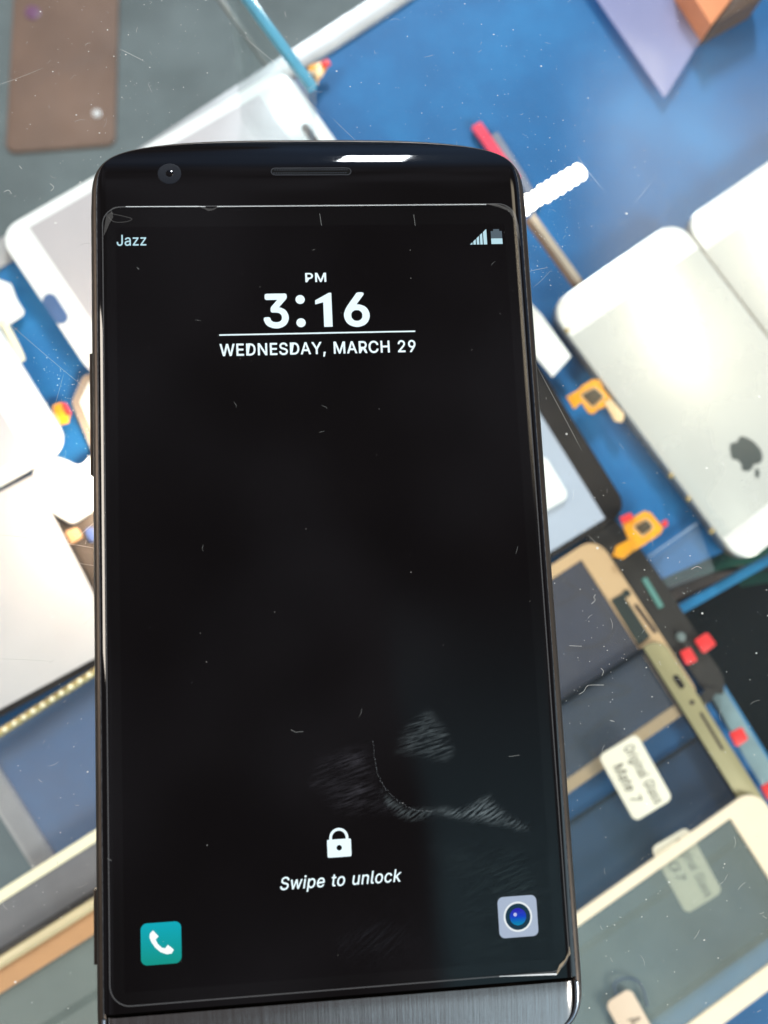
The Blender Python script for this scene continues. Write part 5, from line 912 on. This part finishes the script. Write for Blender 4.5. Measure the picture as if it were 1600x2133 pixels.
# signal bars
mb = MB()
x0, x1, yb, yt = 26.75, 29.75, -7.35, -4.55
for k in range(5):
    a = x0 + (x1-x0)*k/5; b = x0 + (x1-x0)*(k+0.72)/5 if k < 4 else x1
    ha = yb + (yt-yb)*(a-x0)/(x1-x0); hb = yb + (yt-yb)*(b-x0)/(x1-x0)
    if k == 0: a = x0
    mb.add([(a, yb, ZU), (b, yb, ZU), (b, hb, ZU), (a, max(ha, yb+0.01), ZU)], [(0,1,2,3)])
mb.build('signal_bars', M['ui_soft'], scr, smooth=0)
bt = MB().slab([(30.5, -7.3), (32.45, -7.3), (32.45, -4.95), (32.0, -4.95), (32.0, -4.6), (30.95, -4.6), (30.95, -4.95), (30.5, -4.95)], ZU-0.006, ZU).build('battery_icon', M['ui_grey'], scr, smooth=0)
MB().slab([(30.5, -7.3), (32.45, -7.3), (32.45, -6.3), (30.5, -6.3)], ZU+0.002, ZU+0.006).build('battery_level', M['ui_soft'], scr, smooth=0)
# padlock
body = rounded([(-1.83, -107.15), (1.9, -107.15), (1.9, -104.45), (-1.83, -104.45)], 0.3, 5)
lk = MB(); hole = ccw(disc((0.03, -105.75), 0.42, 24)); bo = []
# body with a round hole
bc = Vector((0.03, -105.75)); n_ = 48; ring_o = []; ring_i = []
for k in range(n_):
    a = 2*pi*k/n_; dx, dy = cos(a), sin(a)
    tx = (1.87 if dx > 0 else -1.86)/dx if abs(dx) > 1e-6 else 1e9; ty = (1.3 if dy > 0 else -1.4)/dy if abs(dy) > 1e-6 else 1e9
    tt = min(tx, ty); x, y = dx*tt, dy*tt
    ring_o.append((bc.x+x, bc.y+y, ZU)); ring_i.append((bc.x+dx*0.42, bc.y+dy*0.42, ZU))
for j, (sx, sy) in enumerate(((1.87, 1.3), (1.87, -1.4), (-1.86, 1.3), (-1.86, -1.4))):
    k = min(range(n_), key=lambda q: (ring_o[q][0]-bc.x-sx)**2+(ring_o[q][1]-bc.y-sy)**2); ring_o[k] = (bc.x+sx*0.97, bc.y+sy*0.97, ZU)
lk.add(ring_i+ring_o, [(k, n_+k, n_+(k+1) % n_, (k+1) % n_) for k in range(n_)])
arc = [Vector((0.03+cos(pi*k/16)*1.28, -104.3+0.05+sin(pi*k/16)*1.28, ZU)) for k in range(17)]
arc = [Vector((1.31, -104.55, ZU))]+arc+[Vector((-1.25, -104.55, ZU))]
lk.ribbon(arc, 0.42); lk.build('lock_icon', M['ui'], scr, smooth=0)
# phone app icon
def mat_teal():
    m = Mt('teal_icon'); s_ = m.n('ShaderNodeSeparateXYZ'); c = m.n('ShaderNodeTexCoord'); m.l(c.outputs['Generated'], s_.inputs[0])
    r = m.ramp(s_.outputs[1], [(0.05, lin(22, 150, 138)), (0.95, lin(18, 170, 186))]); e = m.n('ShaderNodeEmission'); m.l(r, e.inputs[0]); return m.done(e)
gi = MB().slab(rounded([(-30.5, -120.95), (-24.45, -120.95), (-24.45, -114.9), (-30.5, -114.9)], 0.95, 8), ZU-0.006, ZU).build('call_icon', mat_teal(), scr, smooth=0)
hx, hy = -27.5, -117.9
hs = [(-1.62, 1.55), (-1.15, 1.98), (-0.35, 1.08), (-0.78, 0.62), (-0.45, -0.05), (0.15, -0.62), (0.62, -0.38-0.35), (1.02, -0.25), (1.92, -1.02), (1.55, -1.55), (0.85, -1.60), (-0.05, -1.25), (-0.85, -0.55), (-1.45, 0.35), (-1.68, 1.0)]
MB().slab([(hx+x, hy+y-0.05) for x, y in hs], ZU+0.004, ZU+0.008).build('handset_symbol', emit('symbol_white', (0.95, 1, 1, 1), 1.1), gi, smooth=0)
# camera app icon
gi = MB().slab(rounded([(24.4, -121.0), (30.6, -121.0), (30.6, -114.85), (24.4, -114.85)], 0.9, 8), ZU-0.006, ZU).build('camera_icon', emit('icon_lilac', lin(172, 186, 208), 1.0), scr, smooth=0)
cx, cy = 27.5, -117.95
for r, c_, h in ((2.28, lin(232, 240, 244), 0.004), (1.98, lin(26, 56, 74), 0.008)):
    MB().slab(disc((cx, cy), r, 48), ZU, ZU+h).build('icon_ring', emit('icon_ring_%d' % int(r*100), c_, 1), gi, smooth=0)
m = Mt('icon_lens'); s_ = m.n('ShaderNodeSeparateXYZ'); c_ = m.n('ShaderNodeTexCoord'); m.l(c_.outputs['Generated'], s_.inputs[0])
r_ = m.ramp(s_.outputs[1], [(0.1, lin(10, 128, 176)), (0.5, lin(18, 66, 196)), (0.9, lin(44, 38, 178))]); e_ = m.n('ShaderNodeEmission'); m.l(r_, e_.inputs[0]); m.done(e_)
MB().slab(disc((cx, cy), 1.3, 40), ZU, ZU+0.012).build('icon_lens', m.m, gi, smooth=0)
MB().slab(disc((cx-0.42, cy+0.35), 0.28, 20), ZU, ZU+0.016).build('icon_glint', emit('icon_glint', lin(190, 196, 240), 1), gi, smooth=0)

# ---- screen protector
PT = F + 0.40
pc = [(-35.15, -126.5), (35.2, -126.5), (35.2, -0.1), (-35.15, -0.1)]
po = rounded(pc, 3.2, 10)
# nick in the top edge and chipped lower right corner
po = [p for p in po]
M['prot'] = thinglass('protector_glass', (0.99, 0.99, 0.99, 1), 0.0006, (0.5, 0.55, 0.6, 1), refl=0.06, hscale=40)
pr = MB().slab(po, F+0.06, PT, 0.08).build('screen_protector', M['prot'], ph, smooth=0)
M['pedge'] = veil('protector_edge', (0.30, 0.31, 0.33, 1), 0.17, 0.3)
M['pedge_b'] = veil('protector_edge_lit', (0.75, 0.80, 0.84, 1), 0.75, 0.3)  # paler copy of the edge colour, with the highlight painted in
M['pchip'] = veil('protector_chip', (0.5, 0.5, 0.5, 1), 0.07, 0.3)
pz = PT+0.01
def pribbon(name, pts, w, mat, par=pr): return MB().ribbon([(x, y, pz) for x, y in pts], w).build(name, mat, par, smooth=0)
out = ccw(po)
MB().rings([[(x, y, pz) for x, y in offset(out, -0.01)], [(x, y, pz) for x, y in offset(out, 0.17)]], False, False).build('cut_edge', M['pedge'], pr, smooth=0)
def PP(px, py): return P(px, py, pz).xy[:]
def ln(*pts): return [PP(x, y) for x, y in pts]
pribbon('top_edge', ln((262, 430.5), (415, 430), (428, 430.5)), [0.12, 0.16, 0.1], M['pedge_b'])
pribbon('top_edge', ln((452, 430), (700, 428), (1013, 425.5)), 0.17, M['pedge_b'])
pribbon('edge_nick', ln((414, 430), (426, 434), (434, 437), (444, 436), (454, 431)), [0.1, 0.2, 0.45, 0.3, 0.1], M['pchip'])
pribbon('corner_crack', [q[:2] for q in smoothpath([Vector((*PP(*q), 0)) for q in ((258, 431), (236, 433), (233, 444), (256, 450), (275, 456), (262, 462), (238, 462), (226, 452))])], 0.12, M['pchip'])
MB().add([(*PP(x, y), pz+.005) for x, y in ((218, 470), (222, 448), (234, 440), (236, 452), (228, 466), (222, 480), (216, 492))], [(0,1,2,3,4,5,6)]).build('corner_chip', M['pchip'], pr, smooth=0)
MB().add([(*PP(x, y), pz+.005) for x, y in ((1013, 425), (1030, 424), (1056, 431), (1070, 440), (1081, 470), (1082, 500), (1076, 486), (1070, 456), (1060, 440), (1040, 432))], [tuple(range(10))]).build('corner_chip', M['pchip'], pr, smooth=0)
pribbon('corner_crack', ln((1013, 425), (1040, 428), (1062, 438), (1074, 452), (1082, 490), (1084, 512)), [.1, .14, .12, .2, .12, .1], M['pchip'])
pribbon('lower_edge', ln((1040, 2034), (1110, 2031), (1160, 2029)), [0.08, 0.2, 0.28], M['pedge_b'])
pribbon('corner_crack', ln((1160, 2029), (1168, 2012), (1178, 2000), (1186, 1986), (1186, 1972)), [0.2, 0.5, 0.2, 0.4, 0.1], veil('amber_chip', (0.6, 0.5, 0.36, 1), 0.35, 0.3))
# specks and fine scratches on the protector
mb = MB(); r2 = random.Random(11)
for k in range(70):
    x = r2.uniform(-34, 34); y = r2.uniform(-125, -1); r = min(0.10, r2.lognormvariate(-3.2, 0.45))
    mb.add([(x+cos(2*pi*j/5)*r, y+sin(2*pi*j/5)*r, pz) for j in range(5)], [(0,1,2,3,4)])
mb.build('specks', veil('protector_speck', (0.8, 0.8, 0.8, 1), 0.2), pr, smooth=0)
mb = MB()
for k in range(9):
    x = r2.uniform(-33, 33); y = r2.uniform(-124, -2); a = r2.uniform(0, 3.1); l = r2.uniform(0.4, 1.6); b = r2.uniform(-.2, .2)
    mb.ribbon([(x, y, pz), (x+cos(a)*l*.5+b, y+sin(a)*l*.5, pz), (x+cos(a)*l, y+sin(a)*l, pz)], [0.02, 0.05, 0.02])
for seq in (((606, 1520), (616, 1525), (632, 1524)), ((1060, 1576), (1082, 1573)), ((285, 557), (290, 561)), ((666, 445), (670, 470)), ((862, 447), (865, 470)), ((224, 1788), (232, 1793))):
    mb.ribbon([(*PP(*q), pz) for q in seq], 0.07)
mb.build('fine_scratches', veil('fine_scratch', (0.8, 0.85, 0.85, 1), 0.17), pr, smooth=0)
# greasy smudges: thin streaked films
def mat_smudge(name, ang, amount, colr=(0.55, 0.68, 0.75, 1), scale=(2600, 260, 1), lo=0.42, hi=0.78):
    m = Mt(name); v = m.coord('Object', scale=scale, rot=(0, 0, 0))
    c = m.n('ShaderNodeTexCoord'); vr = m.n('ShaderNodeVectorRotate', rotation_type='Z_AXIS'); vr.inputs['Angle'].default_value = -ang
    m.l(c.outputs['Object'], vr.inputs['Vector']); mp = m.n('ShaderNodeMapping'); mp.inputs['Scale'].default_value = scale; m.l(vr.outputs[0], mp.inputs[0])
    n1 = m.noise(mp.outputs[0], 1.0, 4, 0.6)
    n2 = m.noise(c.outputs['Object'], 160, 4, 0.6)
    at = m.n('ShaderNodeAttribute', attribute_name='fade')
    s1 = m.ramp(n1, [(lo, (0, 0, 0)), (hi, (1, 1, 1))]); s2 = m.ramp(n2, [(0.32, (0.15,)*3), (0.62, (1,)*3)])
    f = m.math('MULTIPLY', s1, s2); f = m.math('MULTIPLY', f, at.outputs['Fac']); f = m.math('MULTIPLY', f, amount, True)
    tr = m.n('ShaderNodeBsdfTransparent'); d = m.n('ShaderNodeBsdfDiffuse'); d.inputs[0].default_value = colr
    mx = m.n('ShaderNodeMixShader'); m.l(f, mx.inputs[0]); m.l(tr.outputs[0], mx.inputs[1]); m.l(d.outputs[0], mx.inputs[2]); return m.done(mx)
def smudge(name, pxpoly, ang, amount, soft=2.0, **k):
    """film over a px outline; fade attribute falls to zero towards the outline"""
    poly = ccw([PP(x, y) for x, y in pxpoly]); xs = [p[0] for p in poly]; ys_ = [p[1] for p in poly]
    nx = max(8, int((max(xs)-min(xs))/0.5)); ny = max(8, int((max(ys_)-min(ys_))/0.5))
    def dist(x, y):
        best = 1e9; inside = False; n = len(poly)
        for i in range(n):
            a, b = poly[i], poly[(i+1) % n]; dx, dy = b[0]-a[0], b[1]-a[1]
            t_ = max(0, min(1, ((x-a[0])*dx+(y-a[1])*dy)/(dx*dx+dy*dy+1e-12)))
            best = min(best, math.hypot(x-a[0]-t_*dx, y-a[1]-t_*dy))
            if (a[1] > y) != (b[1] > y) and x < a[0]+(y-a[1])/(b[1]-a[1])*dx: inside = not inside
        return best if inside else 0.0
    mb = MB(); vs = []; fd = []
    smudge.h = getattr(smudge, 'h', 0) + 1; zz_ = pz + 0.004 + 0.003*smudge.h
    for j in range(ny+1):
        for i in range(nx+1):
            x = min(xs)+(max(xs)-min(xs))*i/nx; y = min(ys_)+(max(ys_)-min(ys_))*j/ny
            vs.append((x, y, zz_)); fd.append(min(1.0, dist(x, y)/soft))
    w = nx+1; fs = [(j*w+i, j*w+i+1, (j+1)*w+i+1, (j+1)*w+i) for j in range(ny) for i in range(nx)
                    if max(fd[j*w+i], fd[j*w+i+1], fd[(j+1)*w+i+1], fd[(j+1)*w+i]) > 0]
    used = sorted({i for f in fs for i in f}); mp = {a: b for b, a in enumerate(used)}
    mb.add([vs[i] for i in used], [tuple(mp[i] for i in f) for f in fs])
    o = mb.build(name, mat_smudge(name, ang, amount, **k), pr, smooth=0)
    at = o.data.attributes.new('fade', 'FLOAT', 'POINT')
    for i, q in enumerate(used): at.data[i].value = fd[q]
    return o
SM = dict(scale=(260, 2400, 1))
smudge('smudge', [(885, 1472), (905, 1478), (935, 1520), (955, 1570), (930, 1590), (860, 1580), (818, 1570), (822, 1545), (850, 1500)], 0.25, 0.20, 2.2, **SM)
smudge('smudge', [(720, 1552), (768, 1540), (782, 1560), (786, 1620), (830, 1680), (850, 1700), (780, 1705), (700, 1700), (640, 1640), (650, 1570)], 0.28, 0.07, 3.0, colr=(0.5, 0.5, 0.62, 1), **SM)
smudge('smudge', [(788, 1618), (800, 1650), (850, 1684), (900, 1676), (960, 1680), (1000, 1660), (1022, 1652), (1040, 1680), (1080, 1708), (1110, 1728), (1095, 1734), (1040, 1722), (980, 1714), (920, 1702), (860, 1712), (830, 1706), (800, 1672)], 0.55, 0.26, 1.0, scale=(420, 3000, 1))
smudge('smudge', [(880, 1740), (1100, 1700), (1190, 1760), (1195, 1960), (1150, 2020), (950, 2030), (900, 1900)], 0.35, 0.030, 8.0, colr=(0.4, 0.6, 0.62, 1), **SM)
smudge('smudge', [(700, 1880), (820, 1850), (880, 1900), (900, 2000), (740, 2040), (680, 1980)], 0.7, 0.018, 6.0, colr=(0.45, 0.5, 0.65, 1), **SM)
# dotted grease rim left by a fingertip
mb = MB(); rim = smoothpath([Vector((*PP(*q), 0)) for q in ((778, 1545), (782, 1590), (792, 1625), (820, 1660), (860, 1686), (900, 1690))], 14)
for q in rim:
    x = q.x + r2.gauss(0, 0.06); y = q.y + r2.gauss(0, 0.06); r = r2.uniform(0.04, 0.09)
    mb.add([(x+cos(2*pi*j/6)*r, y+sin(2*pi*j/6)*r, pz+0.002) for j in range(6)], [tuple(range(6))])
mb.build('grease_dots', veil('grease', (0.6, 0.68, 0.75, 1), 0.10), pr, smooth=0)
